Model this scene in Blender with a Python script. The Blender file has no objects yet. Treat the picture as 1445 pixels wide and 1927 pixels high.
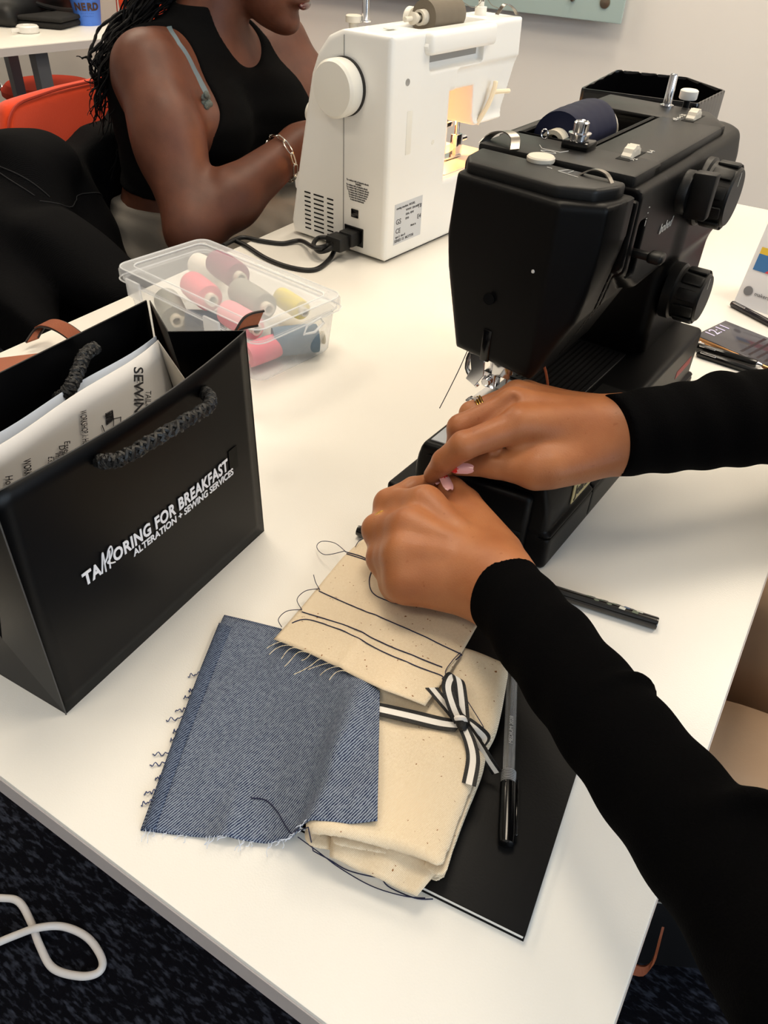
import bpy, bmesh, math, random
import numpy as np
from mathutils import Vector, Matrix, Euler
random.seed(7)
SC = bpy.context.scene
COL = SC.collection

# ------------------------------------------------------------------ camera
cam_data = bpy.data.cameras.new('camera')
cam_data.sensor_fit = 'VERTICAL'
cam_data.sensor_height = 24.0
cam_data.lens = 24.0 * 1444.5 / 1927.0
cam_data.clip_start = 0.02
cam = bpy.data.objects.new('camera', cam_data)
COL.objects.link(cam)
CR = Vector((0.8471, 0.5300, 0.0384)).normalized()
CF = Vector((-0.3893, 0.6681, -0.6341)).normalized()
CU = CR.cross(CF).normalized()
CR = CF.cross(CU).normalized()
cam.matrix_world = Matrix(((CR.x, CU.x, -CF.x, 0.0), (CR.y, CU.y, -CF.y, 0.0), (CR.z, CU.z, -CF.z, 0.42), (0, 0, 0, 1)))
SC.camera = cam

# ------------------------------------------------------------------ world, lights, exposure
world = bpy.data.worlds.new('world')
SC.world = world
world.use_nodes = True
world.node_tree.nodes['Background'].inputs[0].default_value = (0.75, 0.86, 1.0, 1)
world.node_tree.nodes['Background'].inputs[1].default_value = 0.6
SC.view_settings.view_transform = 'Standard'
SC.view_settings.look = 'None'
SC.view_settings.gamma = 1.0
SC.view_settings.use_curve_mapping = False
SC.view_settings.exposure = -0.14

def area_light(name, loc, direction, sx, sy, power, color):
    d = bpy.data.lights.new(name, 'AREA')
    d.shape = 'RECTANGLE'
    d.size, d.size_y = sx, sy
    d.energy = power
    d.color = color
    o = bpy.data.objects.new(name, d)
    COL.objects.link(o)
    o.location = loc
    o.rotation_euler = Vector(direction).to_track_quat('-Z', 'Y').to_euler()
    return o
# daylight entering through the big window in the right hand wall
area_light('window_daylight', (2.72, -0.6, 0.75), (-1, 0.12, -0.18), 3.2, 1.7, 88, (0.74, 0.87, 1.0))
# ceiling light panels, the right rear one added to brighten the back wall
PANELS = [(-0.55, 0.75), (-2.3, 1.2), (-2.3, -0.9), (-0.55, -0.9), (1.0, 1.2), (-0.55, 2.0), (1.0, 2.0), (-2.3, 2.0)]
for (lx, ly) in PANELS:
    area_light('panel_light', (lx, ly, 1.86), (0, 0, -1), 0.58, 0.58, 17 if ly > 0 else 9, (1.0, 0.87, 0.69))


# ------------------------------------------------------------------ helpers: materials
def srgb(r, g, b):
    f = lambda c: (c / 255 / 12.92) if c / 255 <= 0.04045 else ((c / 255 + 0.055) / 1.055) ** 2.4
    return (f(r), f(g), f(b), 1.0)
MATS = {}
def mat(name, rgb, rough=0.5, metal=0.0, spec=0.5, var=0.0, vscale=40.0, bump=0.0, bscale=400.0, coat=0.0,
        trans=0.0, alpha=1.0, ior=1.45, emit=None, estr=0.0, sss=0.0, sheen=0.0):
    if name in MATS: return MATS[name]
    m = bpy.data.materials.new(name)
    m.use_nodes = True
    nt = m.node_tree
    b = nt.nodes['Principled BSDF']
    c = srgb(*rgb)
    b.inputs['Base Color'].default_value = c
    b.inputs['Roughness'].default_value = rough
    b.inputs['Metallic'].default_value = metal
    b.inputs['Specular IOR Level'].default_value = spec
    b.inputs['IOR'].default_value = ior
    if coat: b.inputs['Coat Weight'].default_value = coat
    if trans: b.inputs['Transmission Weight'].default_value = trans
    if sheen:
        b.inputs['Sheen Weight'].default_value = sheen
    if alpha < 1: b.inputs['Alpha'].default_value = alpha
    if sss:
        b.inputs['Subsurface Weight'].default_value = sss
        b.inputs['Subsurface Radius'].default_value = (0.006, 0.0025, 0.0012)
        b.inputs['Subsurface Scale'].default_value = 0.6
    if emit:
        b.inputs['Emission Color'].default_value = srgb(*emit)
        b.inputs['Emission Strength'].default_value = estr
    tc = nt.nodes.new('ShaderNodeTexCoord')
    if var:
        n = nt.nodes.new('ShaderNodeTexNoise')
        n.inputs['Scale'].default_value = vscale
        n.inputs['Detail'].default_value = 4
        nt.links.new(tc.outputs['Object'], n.inputs['Vector'])
        mr = nt.nodes.new('ShaderNodeMapRange')
        mr.inputs['To Min'].default_value = 1 - var
        mr.inputs['To Max'].default_value = 1 + var
        nt.links.new(n.outputs['Fac'], mr.inputs['Value'])
        mx = nt.nodes.new('ShaderNodeMix')
        mx.data_type = 'RGBA'
        mx.blend_type = 'MULTIPLY'
        mx.inputs['Factor'].default_value = 1
        mx.inputs['A'].default_value = c
        nt.links.new(mr.outputs['Result'], mx.inputs['B'])
        nt.links.new(mx.outputs['Result'], b.inputs['Base Color'])
    if bump:
        n2 = nt.nodes.new('ShaderNodeTexNoise')
        n2.inputs['Scale'].default_value = bscale
        n2.inputs['Detail'].default_value = 3
        nt.links.new(tc.outputs['Object'], n2.inputs['Vector'])
        bp = nt.nodes.new('ShaderNodeBump')
        bp.inputs['Strength'].default_value = bump
        bp.inputs['Distance'].default_value = 0.001
        nt.links.new(n2.outputs['Fac'], bp.inputs['Height'])
        nt.links.new(bp.outputs['Normal'], b.inputs['Normal'])
    MATS[name] = m
    return m

# ------------------------------------------------------------------ helpers: objects
def link(name, mesh, material=None, parent=None, smooth=True):
    if isinstance(mesh, bmesh.types.BMesh):
        bm = mesh
        mesh = bpy.data.meshes.new(name)
        bm.normal_update()
        bm.to_mesh(mesh)
        bm.free()
    mesh.name = name
    o = bpy.data.objects.new(name, mesh)
    COL.objects.link(o)
    if material:
        for mm in (material if isinstance(material, (list, tuple)) else [material]):
            mesh.materials.append(mm)
    if parent: o.parent = parent
    if smooth:
        mesh.shade_smooth()
        if smooth != 'full':
            try: mesh.set_sharp_from_angle(angle=math.radians(38))
            except Exception: pass
    return o
def tag(o, label=None, cat=None, group=None, kind=None):
    if label: o['label'] = label
    if cat: o['category'] = cat
    if group: o['group'] = group
    if kind: o['kind'] = kind
    return o
def thing(name, label, cat, loc=(0, 0, 0), rotz=0.0, group=None):
    o = bpy.data.objects.new(name, None)
    o.empty_display_size = 0.05
    COL.objects.link(o)
    o.location = loc
    o.rotation_euler = (0, 0, rotz)
    return tag(o, label, cat, group)
def copy_tree(o, parent=None):
    c = o.copy()
    COL.objects.link(c)
    c.parent = parent
    for ch in list(o.children):
        copy_tree(ch, c)
    return c

# ------------------------------------------------------------------ helpers: shapes (each returns / fills a bmesh)
def B(): return bmesh.new()
def box(bm, lo, hi, bev=0.0, seg=2, mtx=None):
    c = [(a + b) / 2 for a, b in zip(lo, hi)]
    s = [abs(b - a) for a, b in zip(lo, hi)]
    m = Matrix.Translation(c) @ Matrix.Diagonal((*s, 1))
    r = bmesh.ops.create_cube(bm, size=1, matrix=(mtx @ m) if mtx else m)
    if bev:
        es = list({e for v in r['verts'] for e in v.link_edges})
        bmesh.ops.bevel(bm, geom=es, offset=min(bev, min(s) * 0.49), segments=seg, affect='EDGES', profile=0.5, clamp_overlap=True)
    return bm
def prism(bm, pts, d, bev=0.0, seg=2):
    """closed 3D polygon pts extruded by vector d"""
    vs = [bm.verts.new(p) for p in pts]
    f = bm.faces.new(vs)
    r = bmesh.ops.extrude_face_region(bm, geom=[f])
    nv = [g for g in r['geom'] if isinstance(g, bmesh.types.BMVert)]
    bmesh.ops.translate(bm, verts=nv, vec=d)
    bmesh.ops.recalc_face_normals(bm, faces=list({ff for v in vs + nv for ff in v.link_faces}))
    if bev:
        es = list({e for v in vs + nv for e in v.link_edges})
        bmesh.ops.bevel(bm, geom=es, offset=bev, segments=seg, affect='EDGES', profile=0.5, clamp_overlap=True)
    return bm
def frame_of(axis):
    z = Vector(axis).normalized()
    x = z.orthogonal().normalized()
    return Matrix((x, z.cross(x), z)).transposed()
def lathe(bm, prof, base, axis, n=32, cap=True):
    """prof: list of (radius, distance along axis)"""
    M = frame_of(axis)
    base = Vector(base)
    rings = []
    for r, h in prof:
        rings.append([bm.verts.new(base + M @ Vector((r * math.cos(2 * math.pi * k / n), r * math.sin(2 * math.pi * k / n), h))) for k in range(n)])
    for a, b in zip(rings, rings[1:]):
        for k in range(n):
            bm.faces.new((a[k], a[(k + 1) % n], b[(k + 1) % n], b[k]))
    if cap:
        bm.faces.new(list(reversed(rings[0])))
        bm.faces.new(rings[-1])
    return bm
def catmull(pts, n=8, closed=False):
    P = [Vector(p) for p in pts]
    out = []
    L = len(P)
    rng = range(L) if closed else range(L - 1)
    for i in rng:
        if closed: p0, p1, p2, p3 = P[(i - 1) % L], P[i], P[(i + 1) % L], P[(i + 2) % L]
        else: p0, p1, p2, p3 = P[max(i - 1, 0)], P[i], P[i + 1], P[min(i + 2, L - 1)]
        for k in range(n):
            t = k / n
            out.append(0.5 * ((2 * p1) + (-p0 + p2) * t + (2 * p0 - 5 * p1 + 4 * p2 - p3) * t * t + (-p0 + 3 * p1 - 3 * p2 + p3) * t ** 3))
    if not closed: out.append(P[-1])
    return out
def tube(bm, path, r, n=8, closed=False, cap=True):
    """tube along path; r number or list per point"""
    P = [Vector(p) for p in path]
    L = len(P)
    rr = r if isinstance(r, (list, tuple)) else [r] * L
    t0 = (P[1] - P[0]).normalized()
    x = t0.orthogonal().normalized()
    rings = []
    for i in range(L):
        if closed: t = (P[(i + 1) % L] - P[(i - 1) % L])
        else: t = (P[min(i + 1, L - 1)] - P[max(i - 1, 0)])
        t = t.normalized() if t.length > 1e-9 else t0
        x = (x - t * x.dot(t))
        x = x.normalized() if x.length > 1e-9 else t.orthogonal().normalized()
        y = t.cross(x)
        rings.append([bm.verts.new(P[i] + (x * math.cos(2 * math.pi * k / n) + y * math.sin(2 * math.pi * k / n)) * rr[i]) for k in range(n)])
    rng = range(L) if closed else range(L - 1)
    for i in rng:
        a, b = rings[i], rings[(i + 1) % L]
        for k in range(n):
            bm.faces.new((a[k], a[(k + 1) % n], b[(k + 1) % n], b[k]))
    if cap and not closed:
        bm.faces.new(list(reversed(rings[0])))
        bm.faces.new(rings[-1])
    return bm
def resample(pts, n):
    P = [np.array(p, float) for p in pts]
    d = np.cumsum([0] + [np.linalg.norm(b - a) for a, b in zip(P, P[1:])])
    ts = np.linspace(0, d[-1], n)
    A = np.array(P)
    return np.stack([np.interp(ts, d, A[:, k]) for k in range(A.shape[1])], 1)
def coons(top, bottom, left, right, nu, nv):
    """top/bottom run left->right, left/right run top->bottom; returns nv+1 x nu+1 x 3"""
    T, Bm = resample(top, nu + 1), resample(bottom, nu + 1)
    Lf, Rt = resample(left, nv + 1), resample(right, nv + 1)
    u = np.linspace(0, 1, nu + 1)[None, :, None]
    v = np.linspace(0, 1, nv + 1)[:, None, None]
    S = (1 - v) * T[None] + v * Bm[None] + (1 - u) * Lf[:, None] + u * Rt[:, None]
    S -= (1 - u) * (1 - v) * T[0] + u * (1 - v) * T[-1] + (1 - u) * v * Bm[0] + u * v * Bm[-1]
    return S
def sheet(bm, G, thick=0.0, mi=None):
    """mesh from grid of points; thick > 0 makes a closed slab below the grid"""
    nv, nu = G.shape[0], G.shape[1]
    V = [[bm.verts.new(G[j, i]) for i in range(nu)] for j in range(nv)]
    fs = []
    for j in range(nv - 1):
        for i in range(nu - 1):
            f = bm.faces.new((V[j][i], V[j + 1][i], V[j + 1][i + 1], V[j][i + 1]))
            if mi: f.material_index = mi(j, i)
            fs.append(f)
    if thick:
        dx = np.gradient(G, axis=1)
        dy = np.gradient(G, axis=0)
        N = np.cross(dy, dx)
        N /= np.linalg.norm(N, axis=2, keepdims=True) + 1e-12
        D = G - N * thick
        W = [[bm.verts.new(D[j, i]) for i in range(nu)] for j in range(nv)]
        for j in range(nv - 1):
            for i in range(nu - 1):
                f = bm.faces.new((W[j][i], W[j][i + 1], W[j + 1][i + 1], W[j + 1][i]))
                if mi: f.material_index = mi(j, i)
        for j in range(nv - 1):
            for i in (0, nu - 1):
                q = (V[j][i], W[j][i], W[j + 1][i], V[j + 1][i])
                f = bm.faces.new(q if i == 0 else tuple(reversed(q)))
                if mi: f.material_index = mi(j, min(i, nu - 2))
        for i in range(nu - 1):
            for j in (0, nv - 1):
                q = (V[j][i], V[j][i + 1], W[j][i + 1], W[j][i])
                f = bm.faces.new(q if j == 0 else tuple(reversed(q)))
                if mi: f.material_index = mi(min(j, nv - 2), i)
    return bm
def strip_path(bm, path, widthdirs, w, thick=0.0006, stripes=((0, 1, 0),)):
    """ribbon along path; widthdirs per point; stripes: (start, end, material index) over the width"""
    P = [np.array(p, float) for p in path]
    cuts = sorted({c for s in stripes for c in s[:2]})
    G = np.array([[p + np.array(d) * w * (c - 0.5) for c in cuts] for p, d in zip(P, widthdirs)])
    def mi(j, i):
        m = (cuts[i] + cuts[i + 1]) / 2
        for a, b, k in stripes:
            if a <= m <= b: return k
        return 0
    return sheet(bm, G, thick, mi)
def text_obj(name, s, size, material, parent, mtx, extrude=0.0002, bold=0.0, align='LEFT', spacing=1.0, shear=0.0):
    cu = bpy.data.curves.new(name, 'FONT')
    cu.body = s
    cu.size = size
    cu.extrude = extrude
    cu.offset = bold
    cu.align_x = align
    cu.space_character = spacing
    cu.shear = shear
    cu.resolution_u = 3
    tmp = bpy.data.objects.new(name, cu)
    COL.objects.link(tmp)
    dg = bpy.context.evaluated_depsgraph_get()
    me = bpy.data.meshes.new_from_object(tmp.evaluated_get(dg))
    bpy.data.objects.remove(tmp)
    bpy.data.curves.remove(cu)
    me.transform(mtx)
    me.materials.clear()
    return link(name, me, material, parent, smooth=False)
def basis(origin, xdir, ydir):
    x = Vector(xdir).normalized()
    z = x.cross(Vector(ydir)).normalized()
    y = z.cross(x)
    m = Matrix((x, y, z)).transposed().to_4x4()
    m.translation = Vector(origin)
    return m

# ------------------------------------------------------------------ helpers: signed distance modelling
def smin(a, b, k):
    h = np.clip(0.5 + 0.5 * (b - a) / k, 0, 1)
    return b + (a - b) * h - k * h * (1 - h)
def smax(a, b, k): return -smin(-a, -b, k)
def rmax(a, b, r):
    return np.minimum(-r, np.maximum(a, b)) + np.sqrt(np.maximum(a + r, 0) ** 2 + np.maximum(b + r, 0) ** 2)
def rcone(p, a, b, ra, rb):
    a = np.array(a, np.float32); b = np.array(b, np.float32)
    ba = b - a
    L = float(ba @ ba) + 1e-12
    t = np.clip(((p[0] - a[0]) * ba[0] + (p[1] - a[1]) * ba[1] + (p[2] - a[2]) * ba[2]) / L, 0, 1)
    return np.sqrt((p[0] - a[0] - t * ba[0]) ** 2 + (p[1] - a[1] - t * ba[1]) ** 2 + (p[2] - a[2] - t * ba[2]) ** 2) - (ra + (rb - ra) * t)
def ell(p, c, r, rot=None):
    q = [p[i] - c[i] for i in range(3)]
    if rot is not None:
        M = np.array(rot)
        q = [M[i][0] * q[0] + M[i][1] * q[1] + M[i][2] * q[2] for i in range(3)]
    k0 = np.sqrt((q[0] / r[0]) ** 2 + (q[1] / r[1]) ** 2 + (q[2] / r[2]) ** 2)
    k1 = np.sqrt((q[0] / r[0] ** 2) ** 2 + (q[1] / r[1] ** 2) ** 2 + (q[2] / r[2] ** 2) ** 2) + 1e-9
    return k0 * (k0 - 1) / k1
def sbox(p, lo, hi, r=0.0):
    q = [np.abs(p[i] - (lo[i] + hi[i]) / 2) - ((hi[i] - lo[i]) / 2 - r) for i in range(3)]
    out = np.sqrt(np.maximum(q[0], 0) ** 2 + np.maximum(q[1], 0) ** 2 + np.maximum(q[2], 0) ** 2)
    return out + np.minimum(np.maximum(np.maximum(q[0], q[1]), q[2]), 0) - r
def poly2(u, v, pts):
    """2D polygon distance"""
    d = None
    s = np.ones(u.shape, np.float32)
    n = len(pts)
    for i in range(n):
        ax, ay = pts[i]
        bx, by = pts[(i - 1) % n]
        ex, ey = bx - ax, by - ay
        wx, wy = u - ax, v - ay
        t = np.clip((wx * ex + wy * ey) / (ex * ex + ey * ey + 1e-12), 0, 1)
        dd = (wx - ex * t) ** 2 + (wy - ey * t) ** 2
        d = dd if d is None else np.minimum(d, dd)
        c1 = v >= ay
        c2 = v < by
        c3 = ex * wy > ey * wx
        flip = (c1 & c2 & c3) | (~c1 & ~c2 & ~c3)
        s = np.where(flip, -s, s)
    return s * np.sqrt(d)
def plane(p, o, n):
    n = np.array(n, float)
    n = n / np.linalg.norm(n)
    return (p[0] - o[0]) * n[0] + (p[1] - o[1]) * n[1] + (p[2] - o[2]) * n[2]
def surf_net(fn, lo, hi, h):
    ax = [np.arange(lo[i], hi[i] + h, h, dtype=np.float32) for i in range(3)]
    p = np.meshgrid(*ax, indexing='ij', sparse=False)
    d = fn(p).astype(np.float32)
    d[np.abs(d) < 1e-7] = 1e-7
    ins = d < 0
    for a in range(3):     # keep the surface closed at the bounds
        sl = [slice(None)] * 3
        for e in (0, -1):
            sl[a] = e
            d[tuple(sl)] = np.maximum(d[tuple(sl)], h * 0.3)
    ins = d < 0
    nx, ny, nz = d.shape
    cnt = np.zeros((nx - 1, ny - 1, nz - 1), np.int8)
    for i in (0, 1):
        for j in (0, 1):
            for k in (0, 1):
                cnt += ins[i:nx - 1 + i, j:ny - 1 + j, k:nz - 1 + k]
    act = (cnt > 0) & (cnt < 8)
    ci = np.argwhere(act)
    idx = np.full(act.shape, -1, np.int64)
    idx[act] = np.arange(len(ci))
    acc = np.zeros((len(ci), 3))
    num = np.zeros(len(ci))
    cs = [(i, j, k) for i in (0, 1) for j in (0, 1) for k in (0, 1)]
    for a in cs:
        for b in cs:
            if sum(b) - sum(a) == 1 and sum(abs(x - y) for x, y in zip(a, b)) == 1:
                da = d[ci[:, 0] + a[0], ci[:, 1] + a[1], ci[:, 2] + a[2]]
                db = d[ci[:, 0] + b[0], ci[:, 1] + b[1], ci[:, 2] + b[2]]
                m = (da < 0) != (db < 0)
                t = np.where(m, da / np.where(m, da - db, 1), 0)
                q = np.array(a)[None] + t[:, None] * (np.array(b) - np.array(a))[None]
                acc += np.where(m[:, None], q, 0)
                num += m
    V = (ci + acc / num[:, None]) * h + np.array([ax[0][0], ax[1][0], ax[2][0]])
    faces = []
    for a in range(3):
        b, c = (a + 1) % 3, (a + 2) % 3
        s0 = [slice(None)] * 3; s1 = [slice(None)] * 3
        s0[a] = slice(0, -1); s1[a] = slice(1, None)
        for sl in (s0, s1):
            sl[b] = slice(1, -1); sl[c] = slice(1, -1)
        A, Bq = ins[tuple(s0)], ins[tuple(s1)]
        e = np.argwhere(A != Bq)
        if not len(e): continue
        pos = A[e[:, 0], e[:, 1], e[:, 2]]
        g = e.copy(); g[:, b] += 1; g[:, c] += 1
        def cell(db, dc):
            q = g.copy(); q[:, b] += db; q[:, c] += dc
            return idx[q[:, 0], q[:, 1], q[:, 2]]
        q = np.stack([cell(-1, -1), cell(0, -1), cell(0, 0), cell(-1, 0)], 1)
        q = np.where(pos[:, None], q, q[:, ::-1])
        faces.append(q)
    return V, np.concatenate(faces)
def sdf_mesh(name, parts):
    """parts: list of (fn, lo, hi, h); joined into one mesh"""
    Vs, Fs, off = [], [], 0
    for fn, lo, hi, h in parts:
        V, F = surf_net(fn, lo, hi, h)
        Vs.append(V); Fs.append(F + off); off += len(V)
    V = np.concatenate(Vs); F = np.concatenate(Fs)
    me = bpy.data.meshes.new(name)
    me.vertices.add(len(V))
    me.vertices.foreach_set('co', V.astype(np.float32).ravel())
    me.loops.add(len(F) * 4)
    me.loops.foreach_set('vertex_index', F.astype(np.int32).ravel())
    me.polygons.add(len(F))
    me.polygons.foreach_set('loop_start', np.arange(0, len(F) * 4, 4, dtype=np.int32))
    me.update(calc_edges=True)
    me.validate()
    return me


# ------------------------------------------------------------------ the room
ZF = -0.74
YB = 2.72
M_wall = mat('wall_paint', (230, 224, 217), 0.85, var=0.02, vscale=3, bump=0.05, bscale=300)
M_ceil = mat('ceiling_paint', (225, 222, 216), 0.9)
def carpet_mat():
    m = mat('carpet', (15, 15, 20), 0.95, spec=0.1, bump=1.0, bscale=260, sheen=0.0)
    nt = m.node_tree
    b = nt.nodes['Principled BSDF']
    tc = nt.nodes.new('ShaderNodeTexCoord')
    mp = nt.nodes.new('ShaderNodeMapping')
    mp.inputs['Scale'].default_value = (60, 190, 60)
    mp.inputs['Rotation'].default_value = (0, 0, 0.6)
    n = nt.nodes.new('ShaderNodeTexNoise')
    n.inputs['Scale'].default_value = 1.0
    n.inputs['Detail'].default_value = 3
    cr = nt.nodes.new('ShaderNodeValToRGB')
    cr.color_ramp.elements[0].position = 0.5
    cr.color_ramp.elements[0].color = srgb(10, 10, 16)
    cr.color_ramp.elements[1].position = 0.75
    cr.color_ramp.elements[1].color = srgb(58, 62, 74)
    nt.links.new(tc.outputs['Object'], mp.inputs['Vector'])
    nt.links.new(mp.outputs['Vector'], n.inputs['Vector'])
    nt.links.new(n.outputs['Fac'], cr.inputs['Fac'])
    nt.links.new(cr.outputs['Color'], b.inputs['Base Color'])
    return m
def room_box(name, lo, hi, m):
    return tag(link(name, box(B(), lo, hi), m, smooth=False), kind='structure')
X0, X1, Y0 = -4.7, 2.8, -3.0
tag(room_box('floor', (X0, Y0, ZF - 0.05), (X1, YB, ZF), carpet_mat()), 'dark navy carpet floor with a fine fleck')
tag(room_box('wall_back', (X0, YB, ZF), (X1, YB + 0.1, 1.9), M_wall), 'plain warm grey painted wall')
room_box('wall_left', (X0 - 0.1, Y0, ZF), (X0, YB, 1.9), M_wall)
room_box('wall_front', (X0, Y0 - 0.1, ZF), (X1, Y0, 1.9), M_wall)
room_box('ceiling', (X0, Y0, 1.9), (X1, YB, 2.0), M_ceil)
wr = B()
box(wr, (X1, Y0, ZF), (X1 + 0.1, YB, -0.12))
box(wr, (X1, Y0, 1.62), (X1 + 0.1, YB, 1.9))
box(wr, (X1, Y0, -0.12), (X1 + 0.1, -1.72, 1.62))
box(wr, (X1, 1.52, -0.12), (X1 + 0.1, YB, 1.62))
tag(link('wall_right', wr, M_wall, smooth=False), kind='structure')
M_alu = mat('aluminium', (190, 192, 195), 0.35, metal=1)
win = B()
for (a, b_) in (((X1, -1.72, -0.12), (X1 + 0.06, -1.66, 1.62)), ((X1, 1.46, -0.12), (X1 + 0.06, 1.52, 1.62)), ((X1, -0.13, -0.12), (X1 + 0.06, -0.07, 1.62)),
                ((X1, -1.72, -0.12), (X1 + 0.06, 1.52, -0.06)), ((X1, -1.72, 1.56), (X1 + 0.06, 1.52, 1.62))):
    box(win, a, b_, 0.004)
wn = tag(link('window_1', win, M_alu), 'wide aluminium framed window', kind='structure')
M_pane = mat('window_glass', (255, 255, 255), 0.02, trans=1.0)
for (ya, yb_) in ((-1.66, -0.13), (-0.07, 1.46)):
    link('pane', box(B(), (X1 + 0.02, ya, -0.06), (X1 + 0.03, yb_, 1.56)), M_pane, wn, smooth=False)
M_trim = mat('trim_paint', (205, 200, 193), 0.6)
tag(link('baseboard_back', box(B(), (X0, YB - 0.015, ZF), (X1, YB, ZF + 0.09), 0.003), M_trim), kind='structure')
M_fix = mat('light_frame', (235, 235, 235), 0.5)
M_diff = mat('light_diffuser', (255, 250, 240), 0.5, emit=(255, 235, 205), estr=2.0)
for (lx, ly) in PANELS:
    t = thing('ceiling_light', 'square light panel set into the ceiling', 'ceiling light', (lx, ly, 1.9), group='ceiling light panels')
    fr = B()
    for (a, b_) in (((-.3, -.3, -.02), (.3, -.28, 0)), ((-.3, .28, -.02), (.3, .3, 0)), ((-.3, -.28, -.02), (-.28, .28, 0)), ((.28, -.28, -.02), (.3, .28, 0))):
        box(fr, a, b_)
    link('frame', fr, M_fix, t, smooth=False)
    link('diffuser', box(B(), (-.28, -.28, -.012), (.28, .28, -.002)), M_diff, t, smooth=False)

# ------------------------------------------------------------------ glass board on the wall
M_bglass = mat('board_glass', (186, 204, 198), 0.08, spec=0.6, coat=0.3)
M_steel = mat('brushed_steel', (175, 165, 150), 0.3, metal=1)
gb = thing('glass_board', 'pale green glass writing board fixed to the wall with steel studs', 'writing board', (-0.82, YB - 0.046, 0.118))
link('panel', box(B(), (-1.6, -0.008, 0), (0, 0.0, 1.1), 0.006, 2), M_bglass, gb)
for (sx, sz) in ((-0.06, 0.05), (-0.06, 1.05), (-1.54, 0.05), (-1.54, 1.05)):
    link('stud', lathe(B(), [(0.017, 0), (0.017, 0.034), (0.015, 0.042), (0.001, 0.043)], (sx, 0.03, sz), (0, -1, 0), 20), M_steel, gb)
link('pen_dot', lathe(B(), [(0.006, 0), (0.006, 0.012), (0.001, 0.013)], (-0.16, -0.008, 0.05), (0, -1, 0), 14), M_steel, gb)

# ------------------------------------------------------------------ tables
M_lam = mat('white_laminate', (232, 228, 220), 0.28, spec=0.5, var=0.012, vscale=6, bump=0.12, bscale=900)
M_edge = mat('table_edge_band', (196, 188, 186), 0.45)
M_leg = mat('grey_powder_coat', (88, 90, 96), 0.45, metal=0.3)
def table(name, label, x0, x1, y0, y1, inset=0.16, splay=0.08, rotz=0.0, rail_in=None, leg_y=None):
    rail_in = inset if rail_in is None else rail_in
    t = thing(name, label, 'table', ((x0 + x1) / 2, (y0 + y1) / 2, ZF), rotz)
    hx, hy, ht = (x1 - x0) / 2, (y1 - y0) / 2, -ZF
    link('tabletop', box(B(), (-hx, -hy, ht - 0.024), (hx, hy, ht), 0.0015, 2), M_lam, t)
    eb = B()
    e = 0.0008
    for (a, b_) in (((-hx - e, -hy - e, ht - 0.024), (hx + e, -hy, ht - 0.003)), ((-hx - e, hy, ht - 0.024), (hx + e, hy + e, ht - 0.003)),
                    ((-hx - e, -hy, ht - 0.024), (-hx, hy, ht - 0.003)), ((hx, -hy, ht - 0.024), (hx + e, hy, ht - 0.003))):
        box(eb, a, b_)
    link('edge_band', eb, M_edge, t, smooth=False)
    for sx in (-1, 1):
        link('rail', box(B(), (sx * (hx - rail_in) - 0.02, -hy + inset, ht - 0.064), (sx * (hx - rail_in) + 0.02, hy - inset, ht - 0.024), 0.003), M_leg, t)
        for sy in (-1, 1):
            ly = hy - inset if leg_y is None else leg_y[0 if sy < 0 else 1] * sy
            if leg_y and sx < 0: ly += 0.22
            tx, ty = sx * (hx - inset), sy * ly
            bx_, by_ = sx * (hx - inset + splay), sy * (ly + splay)
            s = 0.025 if leg_y is None else 0.021
            lg = B()
            lo = [lg.verts.new((bx_ + a * s * 0.7, by_ + b_ * s * 0.7, 0)) for a, b_ in ((-1, -1), (1, -1), (1, 1), (-1, 1))]
            hi = [lg.verts.new((tx + a * s, ty + b_ * s, ht - 0.024)) for a, b_ in ((-1, -1), (1, -1), (1, 1), (-1, 1))]
            for k in range(4):
                lg.faces.new((lo[k], lo[(k + 1) % 4], hi[(k + 1) % 4], hi[k]))
            lg.faces.new(list(reversed(lo))); lg.faces.new(hi)
            link('leg', lg, M_leg, t, smooth=False)
    return t
table('work_table', 'large white laminate work table carrying both sewing machines', -0.7574, 0.0394, 0.102, 1.5395, inset=0.30, splay=-0.02)
table('far_table', 'white table by the wall carrying the blue paper cups', -3.1116, -2.3116, 1.2777, 2.1977, inset=0.06, splay=0.0, rotz=math.radians(-11), rail_in=0.30, leg_y=(0.36, 0.10))


# ------------------------------------------------------------------ black sewing machine (local: x = right/front, y = away, z = up)
M_blk = mat('black_plastic_shaded', (4, 4, 5), 0.42, spec=0.2, bump=0.05, bscale=1800)  # reflection cut to put a bystander's shade into the body plastic
M_blk2 = mat('black_matte_plastic', (9, 9, 9), 0.46, spec=0.42, bump=0.08, bscale=1500)
M_blkg = mat('black_gloss_plastic', (5, 5, 6), 0.16)
M_gap = mat('dark_gap', (3, 3, 3), 0.9)
M_chrome = mat('chrome', (225, 225, 228), 0.12, metal=1)
M_ivory = mat('ivory_plastic', (205, 198, 184), 0.4)
M_print = mat('white_print', (205, 203, 198), 0.6)
M_plate = mat('needle_plate_steel', (178, 184, 192), 0.5, metal=0.35, var=0.06, vscale=80)
bmc = thing('sewing_machine', 'black sewing machine with ivory thumb wheels and navy thread on top', 'sewing machine', (-0.1145, 0.4514, 0.0), math.radians(-4))
ZT = 0.27
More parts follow.
